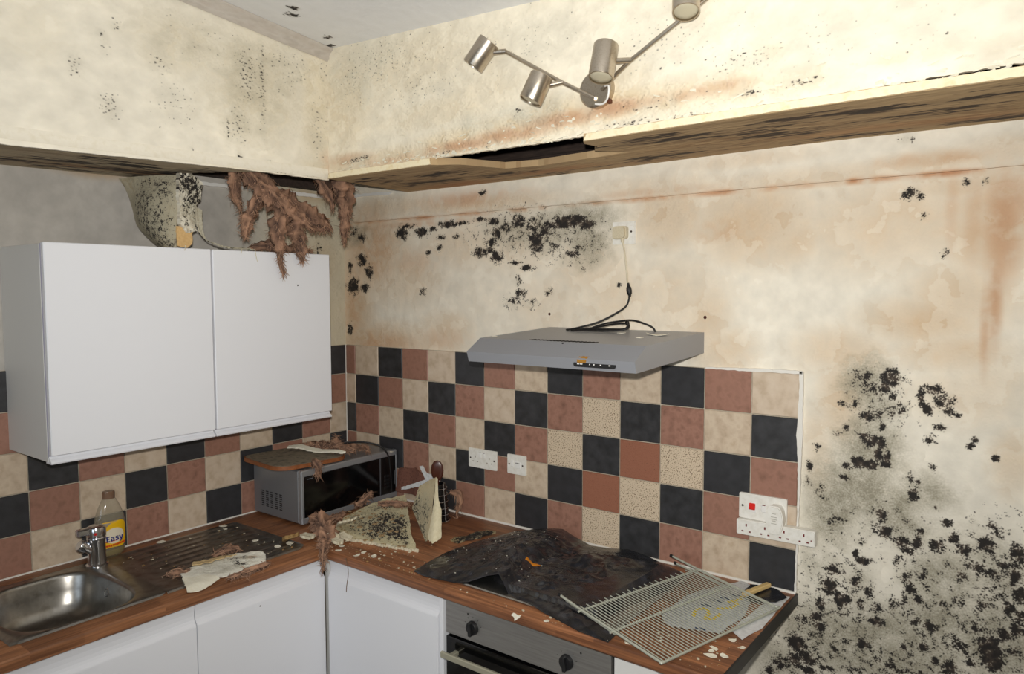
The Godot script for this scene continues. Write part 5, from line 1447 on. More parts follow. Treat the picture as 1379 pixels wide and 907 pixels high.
func build_fallen_board() -> void:
	# flat piece lying in the corner, its far side propped on the microwave
	var A := Vector3(0.525, 0.806, 0.520)
	var B := Vector3(0.885, 0.806, 0.440)
	var C := Vector3(0.405, 0.835, 0.355)
	var D := Vector3(0.520, 0.880, 0.125)
	var F := Vector3(0.850, 0.822, 0.345)
	var b := thing("plasterboard", "fallen mouldy plasterboard lying in the corner with its end snapped upright", "plasterboard", Vector3(0.65, WT, 0.33))
	var uvp := Rect2(0, 0, 1, 1)
	var mould := mouldy(121, Rect2(0, 0, 0.40, 0.36), [[220, 120, 60, 60, 85], [300, 90, 60, 50, 90], [330, 160, 40, 60, 85], [250, 200, 60, 40, 80], [180, 160, 60, 40, 60], [120, 120, 60, 60, 50], [200, 60, 60, 30, 65], [80, 200, 60, 60, 50], [340, 60, 30, 40, 70], [260, 300, 100, 30, 60]])
	var outline := ragged([Vector2(0.0, 0.02), Vector2(0.30, 0.0), Vector2(0.72, 0.015), Vector2(1.0, 0.0), Vector2(0.985, 0.12), Vector2(0.965, 0.30), Vector2(0.975, 0.55), Vector2(0.97, 0.98), Vector2(0.7, 1.0), Vector2(0.42, 0.96), Vector2(0.2, 0.86), Vector2(0.02, 0.72), Vector2(0.05, 0.45), Vector2(-0.02, 0.25)], 0.035, 0.010, 51)
	var nz := FastNoiseLite.new()
	nz.seed = 9
	nz.frequency = 3.0
	var on := func(p: Vector2) -> Vector3:
		var lo := A.lerp(B, p.x)
		var hi := C.lerp(D, p.x)
		var q := lo.lerp(hi, p.y)
		q.y += 0.004 * nz.get_noise_2dv(p * 2.0) + 0.004 * sin(p.x * 5.0) * p.y
		return q
	var st := S()
	patch(st, outline, 0.05, on, Vector3(0.0, -0.011, 0.0), uvp, 3)
	part_of(b, "slab", st, mould)
	# the snapped end standing up
	var E0 := Vector3(0.868, 0.816, 0.380)
	var EM := Vector3(0.705, 0.882, 0.282)
	var E1 := Vector3(0.748, 0.985, 0.282)
	var T0 := Vector3(0.858, 0.822, 0.345)
	var T1 := Vector3(0.765, 0.998, 0.212)
	var flap := ragged([Vector2(0.0, 0.0), Vector2(0.5, 0.0), Vector2(0.95, 0.0), Vector2(1.0, 0.5), Vector2(1.0, 1.0), Vector2(0.5, 0.98), Vector2(0.02, 1.0), Vector2(-0.02, 0.5)], 0.05, 0.012, 52)
	var mf := mouldy(125, Rect2(0, 0, 0.30, 0.2), [[40, 40, 40, 60, 55], [150, 30, 80, 30, 50], [120, 120, 50, 50, 35]], rgb(166, 154, 126))
	st = S()
	patch(st, flap, 0.08, func(p: Vector2) -> Vector3:
		var lo := E0.lerp(EM, p.x * 2.0) if p.x < 0.5 else EM.lerp(E1, p.x * 2.0 - 1.0)
		var hi := T0.lerp(T1, p.x)
		return lo.lerp(hi, p.y) + Vector3(0.010, 0.0, 0.012) * sin(PI * p.y) * 0.5, Vector3(-0.006, -0.001, -0.008), uvp, 5)
	part_of(b, "snapped_end", st, mf)
	# cream paper face curling off the upright end
	st = S()
	var peel := ragged([Vector2(0.0, 0.0), Vector2(0.45, -0.02), Vector2(1.0, 0.06), Vector2(0.98, 0.5), Vector2(0.62, 0.72), Vector2(0.40, 1.0), Vector2(0.08, 1.0), Vector2(0.22, 0.6), Vector2(0.10, 0.3)], 0.05, 0.012, 53)
	var P0 := Vector3(0.862, 0.818, 0.362)
	var P1 := Vector3(0.919, 0.818, 0.350)
	var Q0 := Vector3(0.772, 1.003, 0.222)
	var Q1 := Vector3(0.806, 0.992, 0.222)
	patch(st, peel, 0.08, func(p: Vector2) -> Vector3:
		var lo := P0.lerp(P1, p.x)
		var hi := Q0.lerp(Q1, p.x)
		return lo.lerp(hi, p.y) + Vector3(0.015, 0.0, 0.02) * sin(PI * clampf(p.x, 0, 1)) * (1.0 - 0.6 * p.y), Vector3(-0.002, 0.0, -0.003), uvp, 6)
	part_of(b, "paper_face", st, tmat(noise_tex(0.02, [rgb(196, 184, 148), rgb(222, 212, 182), rgb(208, 196, 160)], 126), Vector3.ONE * 4.0, 0.9))
	st = S()   # torn edge along the front
	for i in 26:
		var u := i / 25.0
		var q: Vector3 = on.call(Vector2(u, 0.012 * sin(u * 40.0)))
		box(st, q + Vector3(-0.008, -0.010, -0.002), q + Vector3(0.009, 0.0005 + 0.001 * sin(i * 3.1), 0.003 + 0.003 * absf(sin(i * 1.7))), 0.001)
	part_of(b, "core_edge", st, M.plaster)
	st = S()   # grit and shreds lying on it
	var r := RandomNumberGenerator.new()
	r.seed = 15
	for i in 150:
		var q: Vector3 = on.call(Vector2(r.randf_range(0.02, 0.9), pow(r.randf(), 1.3) * 0.9))
		var s := 0.0012 + 0.005 * pow(r.randf(), 3.0)
		box(st, Vector3(-s * 1.6, -0.0005, -s), Vector3(s * 1.6, s * 0.7, s), 0.0004, Transform3D(Basis(Vector3.UP, r.randf() * TAU) * Basis(Vector3.RIGHT, r.randf_range(-0.3, 0.3)), q))
	part_of(b, "grit", st, tmat(noise_tex(0.05, [rgb(84, 62, 42), rgb(150, 122, 84), rgb(206, 196, 166)], 127), Vector3.ONE * 9.0, 0.95)).set_meta("kind", "stuff")
	# lumps of wool round it
	st = S()
	fluff(st, [Vector3(0.415, 0.832, 0.510), Vector3(0.455, 0.838, 0.520), Vector3(0.500, 0.834, 0.545), Vector3(0.545, 0.816, 0.560), Vector3(0.585, 0.806, 0.585)], [0.022, 0.036, 0.033, 0.026, 0.012], 61, 130, 24)
	tag(obj("insulation", st, M.wool), "large pink brown ball of insulation in the inner corner of the worktop", "insulation", "fallen insulation")
	st = S()
	fluff(st, [Vector3(0.545, 0.808, 0.570), Vector3(0.590, 0.806, 0.605), Vector3(0.618, 0.803, 0.632), Vector3(0.624, 0.785, 0.640), Vector3(0.622, 0.755, 0.640), Vector3(0.617, 0.730, 0.636)], [0.016, 0.018, 0.014, 0.011, 0.007, 0.002], 62, 160)
	fluff(st, [Vector3(0.60, 0.805, 0.60), Vector3(0.612, 0.803, 0.628), Vector3(0.614, 0.78, 0.632), Vector3(0.613, 0.765, 0.630)], [0.010, 0.013, 0.008, 0.002], 63, 60)
	tag(obj("insulation", st, M.wool), "dark stringy insulation spilling down over the inner corner of the worktop edge", "insulation", "fallen insulation")
	st = S()
	fluff(st, [Vector3(0.395, 0.845, 0.30), Vector3(0.405, 0.85, 0.27), Vector3(0.41, 0.875, 0.235), Vector3(0.405, 0.885, 0.22)], [0.010, 0.016, 0.013, 0.004], 64, 90)
	tag(obj("insulation", st, M.wool), "curled insulation tuft against the black glass front of the microwave", "insulation", "fallen insulation")
	st = S()
	fluff(st, [Vector3(0.50, 0.860, 0.265), Vector3(0.56, 0.866, 0.24), Vector3(0.62, 0.868, 0.22)], [0.008, 0.013, 0.006], 65, 50)
	tag(obj("insulation", st, M.wool), "pale pink shred of insulation lying across the fallen mouldy plasterboard", "insulation", "fallen insulation")
	st = S()
	fluff(st, [Vector3(0.400, 0.815, 0.46), Vector3(0.405, 0.822, 0.42), Vector3(0.40, 0.83, 0.36)], [0.010, 0.017, 0.008], 66, 80)
	tag(obj("insulation", st, M.wool), "dark insulation strand between the microwave's foot and the fallen plasterboard", "insulation", "fallen insulation")
	# broken lumps of board near the ball of wool
	var lumps := [[0.49, 0.606, 0.028, 0.010, "curved tan shard of plaster by the end of the drainer"], [0.455, 0.655, 0.03, 0.014, "brown tan shard of plaster at the edge of the drainer"], [0.565, 0.548, 0.026, 0.012, "tan shard of plaster leaning on the ball of insulation"], [0.620, 0.575, 0.022, 0.010, "thick cream shard of plaster by the inner worktop corner"], [0.545, 0.47, 0.04, 0.008, "large cream shard of plaster on the fallen board's near end"], [0.60, 0.52, 0.025, 0.008, "small cream shard of plaster in front of the fallen board"]]
	var i2 := 0
	for l in lumps:
		st = S()
		var s: float = l[2]
		patch(st, ragged([Vector2(-s, -s * 0.5), Vector2(s * 0.8, -s * 0.7), Vector2(s, s * 0.4), Vector2(0, s * 0.8), Vector2(-s * 0.9, s * 0.5)], 0.008, 0.003, 200 + i2), 0.012,
			func(p: Vector2) -> Vector3: return Vector3(l[0] + p.x, 0.812 + l[3] + 0.5 * p.x * sin(i2 * 2.0) + 9.0 * p.y * p.y + (0.028 if i2 == 4 else 0.0), l[1] + p.y), Vector3(0.0, -l[3], 0.0), Rect2(0, 0, 1, 1), 3)
		tag(obj("plaster_shard", st, M.plaster if i2 != 1 else tmat(noise_tex(0.03, [rgb(130, 98, 56), rgb(180, 150, 100)], 128), Vector3.ONE * 6.0, 0.9)), l[4], "plaster", "plaster shards round the corner")
		i2 += 1
	st = S()
	patch(st, ragged([Vector2(0.905, 0.285), Vector2(0.925, 0.210), Vector2(0.945, 0.125), Vector2(0.985, 0.120), Vector2(0.975, 0.19), Vector2(0.945, 0.29)], 0.01, 0.003, 71), 0.015, func(p: Vector2) -> Vector3: return Vector3(p.x, WT + 0.008 + 0.003 * sin(p.y * 80.0), p.y), Vector3(0, -0.0075, 0), Rect2(0.9, 0.1, 0.1, 0.2), 4)
	tag(obj("board_scrap", st, mouldy(131, Rect2(0, 0, 0.1, 0.2), [[40, 120, 40, 80, 90], [60, 60, 30, 40, 80]], rgb(150, 134, 96))), "small mouldy offcut of board on the worktop between pot and black sheet", "board scrap")

# ---------------------------------------------------------------- black sheet, rack and papers
func build_plastic_and_rack() -> void:
	var front := [Vector3(1.004, WT + 0.002, 0.577), Vector3(1.06, WT + 0.004, 0.590), Vector3(1.13, WT + 0.006, 0.585), Vector3(1.185, WT + 0.008, 0.578), Vector3(1.225, WT + 0.014, 0.560), Vector3(1.275, WT + 0.036, 0.530), Vector3(1.312, WT + 0.046, 0.517), Vector3(1.345, WT + 0.034, 0.535), Vector3(1.378, WT + 0.004, 0.548), Vector3(1.42, WT + 0.010, 0.560), Vector3(1.47, WT + 0.010, 0.566), Vector3(1.52, WT + 0.003, 0.577), Vector3(1.58, WT + 0.003, 0.592), Vector3(1.66, WT + 0.002, 0.612), Vector3(1.757, WT + 0.0015, 0.619)]
	var rear := [Vector3(1.030, WT + 0.004, 0.082), Vector3(1.08, WT + 0.012, 0.050), Vector3(1.13, WT + 0.022, 0.040), Vector3(1.19, WT + 0.042, 0.045), Vector3(1.245, WT + 0.052, 0.055), Vector3(1.30, WT + 0.036, 0.060), Vector3(1.36, WT + 0.014, 0.050), Vector3(1.43, WT + 0.014, 0.035), Vector3(1.50, WT + 0.024, 0.030), Vector3(1.57, WT + 0.022, 0.040), Vector3(1.64, WT + 0.014, 0.055), Vector3(1.74, WT + 0.010, 0.085)]
	var left := [Vector3(1.004, WT + 0.002, 0.577), Vector3(0.985, WT + 0.002, 0.48), Vector3(0.972, WT + 0.002, 0.38), Vector3(0.985, WT + 0.003, 0.25), Vector3(1.030, WT + 0.004, 0.082)]
	var right := [Vector3(1.757, WT + 0.0015, 0.619), Vector3(1.748, WT + 0.003, 0.52), Vector3(1.735, WT + 0.004, 0.40), Vector3(1.745, WT + 0.008, 0.22), Vector3(1.74, WT + 0.010, 0.085)]
	var at := func(line: Array, t: float) -> Vector3:
		var q := clampf(t, 0.0, 1.0) * (line.size() - 1)
		var i := mini(int(q), line.size() - 2)
		return line[i].lerp(line[i + 1], smoothstep(0.0, 1.0, q - i) * 0.5 + (q - i) * 0.5)
	var nz := FastNoiseLite.new()
	nz.seed = 17
	nz.frequency = 6.0
	nz.fractal_type = FastNoiseLite.FRACTAL_RIDGED
	nz.fractal_octaves = 4
	var big := FastNoiseLite.new()
	big.seed = 23
	big.frequency = 5.0
	var sheet := func(u: float, v: float) -> Vector3:
		var f: Vector3 = at.call(front, u)
		var r: Vector3 = at.call(rear, u)
		var l: Vector3 = at.call(left, v)
		var e: Vector3 = at.call(right, v)
		var c: Vector3 = f.lerp(r, v) + l.lerp(e, u) - (front[0] * (1 - u) * (1 - v) + front[-1] * u * (1 - v) + rear[0] * (1 - u) * v + rear[-1] * u * v)
		var inside := minf(minf(u, 1 - u) * 5.0, minf(v, 1 - v) * 5.0)
		inside = clampf(inside, 0.0, 1.0)
		var p := Vector2(c.x, c.z)
		c.y += inside * (0.020 + 0.012 * big.get_noise_2dv(p) + 0.007 * nz.get_noise_2dv(p * 1.3) + 0.004 * nz.get_noise_2dv(p * 3.7))
		c.y += 0.013 * exp(-(pow((c.x - 1.46) / 0.06, 2) + pow((c.z - 0.24) / 0.05, 2))) + 0.012 * exp(-(pow((c.x - 1.27) / 0.05, 2) + pow((c.z - 0.33) / 0.06, 2)))
		if inside > 0.3: c.y = maxf(c.y, WT + 0.030 if c.x > 1.17 and c.x < 1.74 and c.z > 0.1 and c.z < 0.53 else WT + 0.003)
		return c
	var pm := tmat(noise_tex(0.02, [rgb(19, 19, 22), rgb(30, 31, 36), rgb(62, 66, 78)], 141, 512, 5, [0.0, 0.55, 1.0]), Vector3.ONE * 2.0, 0.26)
	pm.metallic_specular = 0.7
	bump(pm, normal_noise(0.006, 142, 6.0), 0.35)
	var t := thing("plastic_sheet", "crumpled black plastic sheet spread over the hob", "plastic sheet", Vector3(1.38, WT, 0.33))
	var st := S()
	grid(st, 120, 84, sheet, Vector3(0, -0.0009, 0))
	part_of(t, "sheet", st, pm)
	st = S()
	grid(st, 8, 4, func(u: float, v: float) -> Vector3: return sheet.call(0.50 + 0.075 * u, 0.40 + 0.03 * v + 0.05 * u) + Vector3(0, 0.0012, 0), Vector3(0, -0.0005, 0))
	part_of(t, "orange_patch", st, mat(rgb(196, 120, 24), 0.5)).set_meta("label", "orange patch")
	st = S()
	var r := RandomNumberGenerator.new()
	r.seed = 12
	for i in 60:
		var q: Vector3 = sheet.call(r.randf_range(0.02, 0.6), r.randf_range(0.02, 0.9)) + Vector3(0, 0.0008, 0)
		var s := 0.0005 + 0.002 * pow(r.randf(), 3.0)
		box(st, q - Vector3(s, 0.0003, s * 0.6), q + Vector3(s, 0.0012, s * 0.6), 0.0003)
	part_of(t, "plaster_dust", st, M.flake).set_meta("kind", "stuff")
	# printed polythene, white paper, black scrap and a stick beneath the rack
	var nz2 := FastNoiseLite.new()
	nz2.seed = 5
	nz2.frequency = 9.0
	st = S()
	patch(st, ragged([Vector2(1.79, 0.38), Vector2(1.84, 0.44), Vector2(1.97, 0.40), Vector2(1.985, 0.25), Vector2(1.955, 0.05), Vector2(1.89, 0.012), Vector2(1.845, 0.10), Vector2(1.80, 0.22)], 0.03, 0.004, 81), 0.02, func(p: Vector2) -> Vector3: return Vector3(p.x, WT + 0.0035 + 0.002 * nz2.get_noise_2dv(p), p.y), Vector3(0, -0.0012, 0))
	var bag := thing("printed_bag", "grey printed polythene with yellow lettering lying under the wire rack", "bag", Vector3(1.89, WT, 0.2))
	part_of(bag, "sheet", st, tmat(noise_tex(0.03, [rgb(150, 154, 158), rgb(206, 208, 210), rgb(176, 180, 184)], 143), Vector3.ONE * 6.0, 0.45))
	st = S()
	var yl := [[Vector2(1.872, 0.345), Vector2(1.862, 0.30), Vector2(1.882, 0.275), Vector2(1.900, 0.300), Vector2(1.905, 0.340), Vector2(1.925, 0.330), Vector2(1.928, 0.285)], [Vector2(1.905, 0.262), Vector2(1.935, 0.235), Vector2(1.945, 0.20), Vector2(1.930, 0.175), Vector2(1.915, 0.20), Vector2(1.938, 0.15)], [Vector2(1.93, 0.14), Vector2(1.955, 0.12), Vector2(1.950, 0.09), Vector2(1.968, 0.07)]]
	for ln in yl:
		for i in ln.size() - 1:
			var a: Vector2 = ln[i]
			var b: Vector2 = ln[i + 1]
			var n := (b - a).orthogonal().normalized() * 0.0055
			patch(st, PackedVector2Array([a - n, b - n, b + n, a + n]), 0.02, func(p: Vector2) -> Vector3: return Vector3(p.x, WT + 0.0042 + 0.002 * nz2.get_noise_2dv(p), p.y), Vector3(0, -0.0004, 0))
	part_of(bag, "yellow_print", st, mat(rgb(226, 196, 20), 0.5))
	st = S()
	for q in [[1.875, 0.20], [1.885, 0.17], [1.90, 0.13], [1.86, 0.25], [1.905, 0.40], [1.92, 0.10]]:
		patch(st, PackedVector2Array(rect(q[0], q[1], q[0] + 0.03, q[1] + 0.012)), 0.02, func(p: Vector2) -> Vector3: return Vector3(p.x, WT + 0.0042 + 0.002 * nz2.get_noise_2dv(p), p.y), Vector3(0, -0.0004, 0))
	part_of(bag, "dark_print", st, mat(rgb(44, 60, 96), 0.5)).set_meta("kind", "stuff")
	st = S()
	patch(st, ragged([Vector2(1.985, 0.36), Vector2(2.030, 0.395), Vector2(2.051, 0.30), Vector2(2.050, 0.045), Vector2(2.02, 0.05), Vector2(2.0, 0.16)], 0.03, 0.0025, 82), 0.02, func(p: Vector2) -> Vector3: return Vector3(p.x, WT + 0.003 + 0.002 * nz2.get_noise_2dv(p * 1.4), p.y), Vector3(0, -0.001, 0))
	tag(obj("paper_sheet", st, M.paper), "white paper sheet at the worktop end beside the black edge strip", "paper")
	st = S()
	patch(st, ragged([Vector2(1.925, 0.03), Vector2(1.99, 0.015), Vector2(2.045, 0.06), Vector2(2.03, 0.12), Vector2(1.97, 0.16), Vector2(1.93, 0.12)], 0.02, 0.003, 83), 0.02, func(p: Vector2) -> Vector3: return Vector3(p.x, WT + 0.0065 + 0.003 * nz2.get_noise_2dv(p * 1.4), p.y), Vector3(0, -0.001, 0))
	tag(obj("plastic_scrap", st, pm), "black plastic scrap on the white paper near the tiled wall", "plastic scrap")
	st = S()
	box(st, Vector3(-0.062, -0.0065, -0.009), Vector3(0.062, 0.0065, 0.009), 0.0025, Transform3D(Basis(Vector3.UP, 1.28), Vector3(1.962, WT + 0.0165, 0.085)))
	tag(obj("wooden_stick", st, tmat(noise_tex(0.02, [rgb(206, 172, 110), rgb(226, 198, 140)], 144), Vector3(5, 20, 20), 0.7)), "short pale wooden stick lying on the papers against the tiles", "stick")
	# wire rack
	var BL := Vector3(1.649, 0.843, 0.579)
	var BR := Vector3(1.783, 0.841, 0.105)
	var FL := Vector3(1.922, 0.806, 0.645)
	var FR := Vector3(2.052, 0.806, 0.160)
	var w := thing("wire_rack", "grey wire shelf rack lying tilted over the black sheet and papers", "wire rack", Vector3(1.85, WT, 0.37))
	var P := func(u: float, v: float, dy := 0.0) -> Vector3: return BL.lerp(BR, u).lerp(FL.lerp(FR, u), v) + Vector3(0, dy, 0)
	st = S()   # outer rail bent round three sides
	tube(st, curve([P.call(0.0, -0.30, 0.002), P.call(0.0, 0.0), P.call(0.0, 0.5), P.call(0.0, 0.94), P.call(0.008, 0.985), P.call(0.03, 1.0), P.call(0.5, 1.0), P.call(0.97, 1.0), P.call(0.992, 0.985), P.call(1.0, 0.94), P.call(1.0, 0.5), P.call(1.0, 0.0), P.call(1.0, -0.36, 0.002)], 0.008), 0.0036, 8)
	part_of(w, "outer_rail", st, M.wire)
	st = S()
	for u in [0.0, 1.0]:
		tube(st, curve([P.call(u + (0.022 if u == 0.0 else -0.022), -0.27, -0.010), P.call(u + (0.018 if u == 0.0 else -0.018), 0.0, -0.010), P.call(u + (0.006 if u == 0.0 else -0.006), 0.44, -0.008)], 0.01), 0.003, 8)
	part_of(w, "lower_rail", st, M.wire)
	for q in [[0.0, -0.30, 0.002], [1.0, -0.36, 0.002], [0.022, -0.27, -0.010], [0.978, -0.27, -0.010]]:
		st = S()
		var e: Vector3 = P.call(q[0], q[1], q[2])
		var dd: Vector3 = (P.call(q[0], q[1] - 0.05, q[2]) - e).normalized()
		tube(st, [e - dd * 0.004, e + dd * 0.006], 0.0048, 8)
		part_of(w, "end_cap", st, M.rubber)
	for v in [0.0, 0.42]:
		st = S()
		tube(st, [P.call(-0.02, v, -0.003), P.call(0.5, v, -0.003), P.call(1.01, v, -0.003)], 0.0034, 8)
		part_of(w, "cross_bar", st, M.wire)
	for i in 42:
		var u := 0.018 + 0.964 * i / 41.0
		st = S()
		tube(st, [P.call(u, -0.045 if i % 2 == 0 else 0.0, 0.0012), P.call(u, 0.42, 0.0012), P.call(u, 0.995, 0.0008)], 0.0016, 6)
		part_of(w, "wire", st, M.wire)

# ---------------------------------------------------------------- what hangs from the ceiling
func build_ceiling_debris() -> void:
	# board lining curling down onto the wall cabinet
	var t := thing("hanging_board", "mould speckled lining board curling down from the bulkhead onto the wall cabinet", "ceiling board", Vector3(0.2, 1.856, 0.98))
	var lft := [Vector3(0.030, 2.106, 1.020), Vector3(0.060, 2.065, 1.010), Vector3(0.085, 2.000, 1.003), Vector3(0.10, 1.940, 0.995), Vector3(0.13, 1.890, 0.965), Vector3(0.18, 1.862, 0.955)]
	var rgt := [Vector3(0.290, 2.104, 0.930), Vector3(0.290, 2.040, 0.945), Vector3(0.285, 1.980, 0.950), Vector3(0.280, 1.930, 0.952), Vector3(0.282, 1.885, 0.955), Vector3(0.285, 1.860, 0.958)]
	var L := curve(lft, 0.004)
	var R := curve(rgt, 0.004)
	var sh := func(p: Vector2) -> Vector3:
		var v := clampf(p.y, 0.0, 1.0)
		var a: Vector3 = L[int(v * (L.size() - 1))]
		var b: Vector3 = R[int(v * (R.size() - 1))]
		return a.lerp(b, p.x) + Vector3(0.03, 0, 0.05) * sin(PI * clampf(p.x, 0.0, 1.0)) * (0.35 + 0.5 * sin(PI * v))
	var m := mouldy(151, Rect2(0, 0, 0.3, 0.28), [[110, 90, 60, 60, 43], [170, 60, 60, 50, 43], [200, 110, 60, 60, 39], [130, 170, 60, 60, 43], [230, 200, 40, 50, 39], [150, 30, 40, 20, 54], [230, 20, 60, 20, 57], [80, 20, 40, 14, 57], [200, 250, 80, 16, 43], [60, 140, 12, 60, 43]], rgb(176, 168, 146))
	var st := S()
	patch(st, ragged([Vector2(0.0, 0.0), Vector2(0.5, 0.0), Vector2(1.0, 0.0), Vector2(1.0, 0.5), Vector2(1.0, 1.0), Vector2(0.5, 1.0), Vector2(0.0, 1.0), Vector2(0.0, 0.5)], 0.05, 0.004, 91), 0.06, sh, Vector3(-0.006, 0.0, -0.009), Rect2(0, 1, 1, -1), 7)
	part_of(t, "lining", st, m)
	# crumbling broken core along its right edge
	var cr := mouldy(155, Rect2(0, 0, 0.12, 0.2), [[40, 170, 60, 40, 75], [60, 130, 50, 40, 68], [90, 90, 30, 40, 64], [30, 90, 20, 30, 43], [20, 50, 14, 30, 43]], rgb(228, 222, 206))
	var nz := FastNoiseLite.new()
	nz.seed = 8
	nz.frequency = 40.0
	st = S()
	patch(st, ragged([Vector2(0.0, 0.0), Vector2(0.06, -0.01), Vector2(0.11, 0.02), Vector2(0.10, 0.08), Vector2(0.07, 0.11), Vector2(0.075, 0.20), Vector2(0.03, 0.21), Vector2(0.0, 0.18), Vector2(-0.004, 0.09)], 0.008, 0.003, 92), 0.008,
		func(p: Vector2) -> Vector3: return Vector3(0.296 + 0.006 * nz.get_noise_2dv(p) - 0.25 * p.x, 2.106 - p.y * 0.93, 0.945 - p.x * 0.9) + Vector3(0.01, 0, 0.004) * nz.get_noise_2dv(p * 2.2), Vector3(-0.014, 0, 0.004), Rect2(0, 0.2, 0.12, -0.2), 8)
	part_of(t, "broken_core", st, cr)
	st = S()
	patch(st, ragged([Vector2(0.0, 0.0), Vector2(0.075, 0.0), Vector2(0.07, 0.06), Vector2(0.045, 0.075), Vector2(0.0, 0.07)], 0.008, 0.002, 93), 0.012, func(p: Vector2) -> Vector3: return Vector3(0.284, 1.932 - p.y * 0.95, 0.952 - p.x * 0.75), Vector3(-0.006, 0, 0.002), Rect2(0, 0, 1, 1), 9)
	part_of(t, "buff_paper", st, tmat(noise_tex(0.03, [rgb(196, 158, 104), rgb(214, 180, 128)], 156), Vector3.ONE * 6.0, 0.9))
	# grey paper tail running along the cabinet top
	st = S()
	var tail := curve([Vector3(0.27, 2.00, 0.865), Vector3(0.285, 1.94, 0.872), Vector3(0.300, 1.895, 0.862), Vector3(0.318, 1.872, 0.82), Vector3(0.325, 1.865, 0.77), Vector3(0.326, 1.866, 0.73), Vector3(0.328, 1.862, 0.69)], 0.006)
	grid(st, 40, 6, func(u: float, v: float) -> Vector3:
		var q: Vector3 = tail[int(u * (tail.size() - 1))]
		var wdt := lerpf(0.030, 0.006, u)
		return q + Vector3(-0.3, 0.5, 0.6).normalized() * wdt * (v - 0.5) + Vector3(0.006, 0.004, 0) * nz.get_noise_2d(u * 0.6, v * 0.1 + 3.0) + Vector3(0.004, 0, 0) * sin(v * 9.0), Vector3(-0.002, 0, 0.001))
	part_of(t, "paper_tail", st, tmat(noise_tex(0.03, [rgb(150, 142, 122), rgb(196, 190, 172)], 157), Vector3.ONE * 8.0, 0.9))
	st = S()
	for q in [[Vector3(0.333, 1.866, 0.69), Vector3(0.335, 1.846, 0.688), Vector3(0.334, 1.828, 0.684), Vector3(0.334, 1.82, 0.680)], [Vector3(0.333, 1.862, 0.742), Vector3(0.334, 1.852, 0.745), Vector3(0.334, 1.846, 0.747)], [Vector3(0.333, 1.866, 0.952), Vector3(0.334, 1.856, 0.953), Vector3(0.334, 1.848, 0.955)]]:
		tube(st, curve(q, 0.003), 0.0011, 5)
	part_of(t, "paper_shred", st, M.plaster)
	# wads of insulation slipping out of the open soffit
	st = S()
	fluff(st, [Vector3(0.36, 2.145, 0.745), Vector3(0.36, 2.110, 0.70), Vector3(0.36, 2.065, 0.64), Vector3(0.36, 2.025, 0.57), Vector3(0.36, 1.985, 0.46), Vector3(0.36, 1.952, 0.37)], [0.030, 0.045, 0.042, 0.044, 0.034, 0.014], 161, 420, 22, 0.55)
	fluff(st, [Vector3(0.37, 2.10, 0.70), Vector3(0.375, 2.055, 0.63), Vector3(0.375, 2.01, 0.56), Vector3(0.375, 1.97, 0.50), Vector3(0.375, 1.945, 0.46)], [0.010, 0.020, 0.022, 0.018, 0.006], 162, 200, 14)
	tag(obj("insulation", st, M.wool), "largest wad of brown insulation slanting down from the broken soffit", "insulation", "hanging insulation")
	st = S()
	fluff(st, [Vector3(0.36, 2.075, 0.675), Vector3(0.355, 2.045, 0.69), Vector3(0.35, 2.00, 0.712), Vector3(0.345, 1.955, 0.730), Vector3(0.345, 1.915, 0.738), Vector3(0.345, 1.900, 0.735)], [0.016, 0.022, 0.017, 0.020, 0.014, 0.004], 163, 180)
	tag(obj("insulation", st, M.wool), "bent strand of insulation reaching back down toward the gap between cabinet doors", "insulation", "hanging insulation")
	st = S()
	fluff(st, [Vector3(0.345, 2.00, 0.585), Vector3(0.345, 1.95, 0.600), Vector3(0.348, 1.895, 0.600), Vector3(0.350, 1.85, 0.595), Vector3(0.350, 1.81, 0.590), Vector3(0.349, 1.772, 0.580)], [0.026, 0.028, 0.022, 0.012, 0.009, 0.003], 164, 200)
	tag(obj("insulation", st, M.wool), "thin tail of insulation dangling in front of the corner cabinet door", "insulation", "hanging insulation")
	st = S()
	fluff(st, [Vector3(0.345, 1.98, 0.53), Vector3(0.348, 1.93, 0.515), Vector3(0.350, 1.880, 0.505), Vector3(0.350, 1.845, 0.500), Vector3(0.350, 1.822, 0.495)], [0.030, 0.034, 0.026, 0.018, 0.006], 165, 220)
	tag(obj("insulation", st, M.wool), "short fat clump of insulation resting over the top of the corner cabinet door", "insulation", "hanging insulation")
	st = S()
	fluff(st, [Vector3(0.40, 2.150, 0.36), Vector3(0.385, 2.10, 0.33), Vector3(0.38, 2.05, 0.318), Vector3(0.375, 1.99, 0.312), Vector3(0.375, 1.94, 0.315), Vector3(0.375, 1.90, 0.312)], [0.030, 0.032, 0.024, 0.018, 0.016, 0.004], 166, 220)
	fluff(st, [Vector3(0.36, 2.15, 0.42), Vector3(0.36, 2.10, 0.385), Vector3(0.362, 2.06, 0.36), Vector3(0.36, 2.03, 0.36)], [0.018, 0.024, 0.014, 0.004], 167, 80)
	tag(obj("insulation", st, M.wool), "ragged insulation hanging straight down at the corner where the bulkheads meet", "insulation", "hanging insulation")
	st = S()
	fluff(st, [Vector3(0.30, 2.150, 0.75), Vector3(0.29, 2.10, 0.735), Vector3(0.285, 2.06, 0.73), Vector3(0.285, 2.02, 0.715), Vector3(0.285, 2.00, 0.71)], [0.014, 0.022, 0.016, 0.012, 0.003], 168, 120)
	tag(obj("insulation", st, M.wool), "small dark tuft of insulation just past the curled hanging board", "insulation", "hanging insulation")
	st = S()
	fluff(st, [Vector3(0.25, 1.870, 0.66), Vector3(0.26, 1.880, 0.60), Vector3(0.27, 1.875, 0.50), Vector3(0.28, 1.868, 0.40)], [0.012, 0.022, 0.018, 0.008], 169, 120)
	tag(obj("insulation", st, M.wool), "dark insulation lying along the top of the corner wall cabinet", "insulation", "hanging insulation")

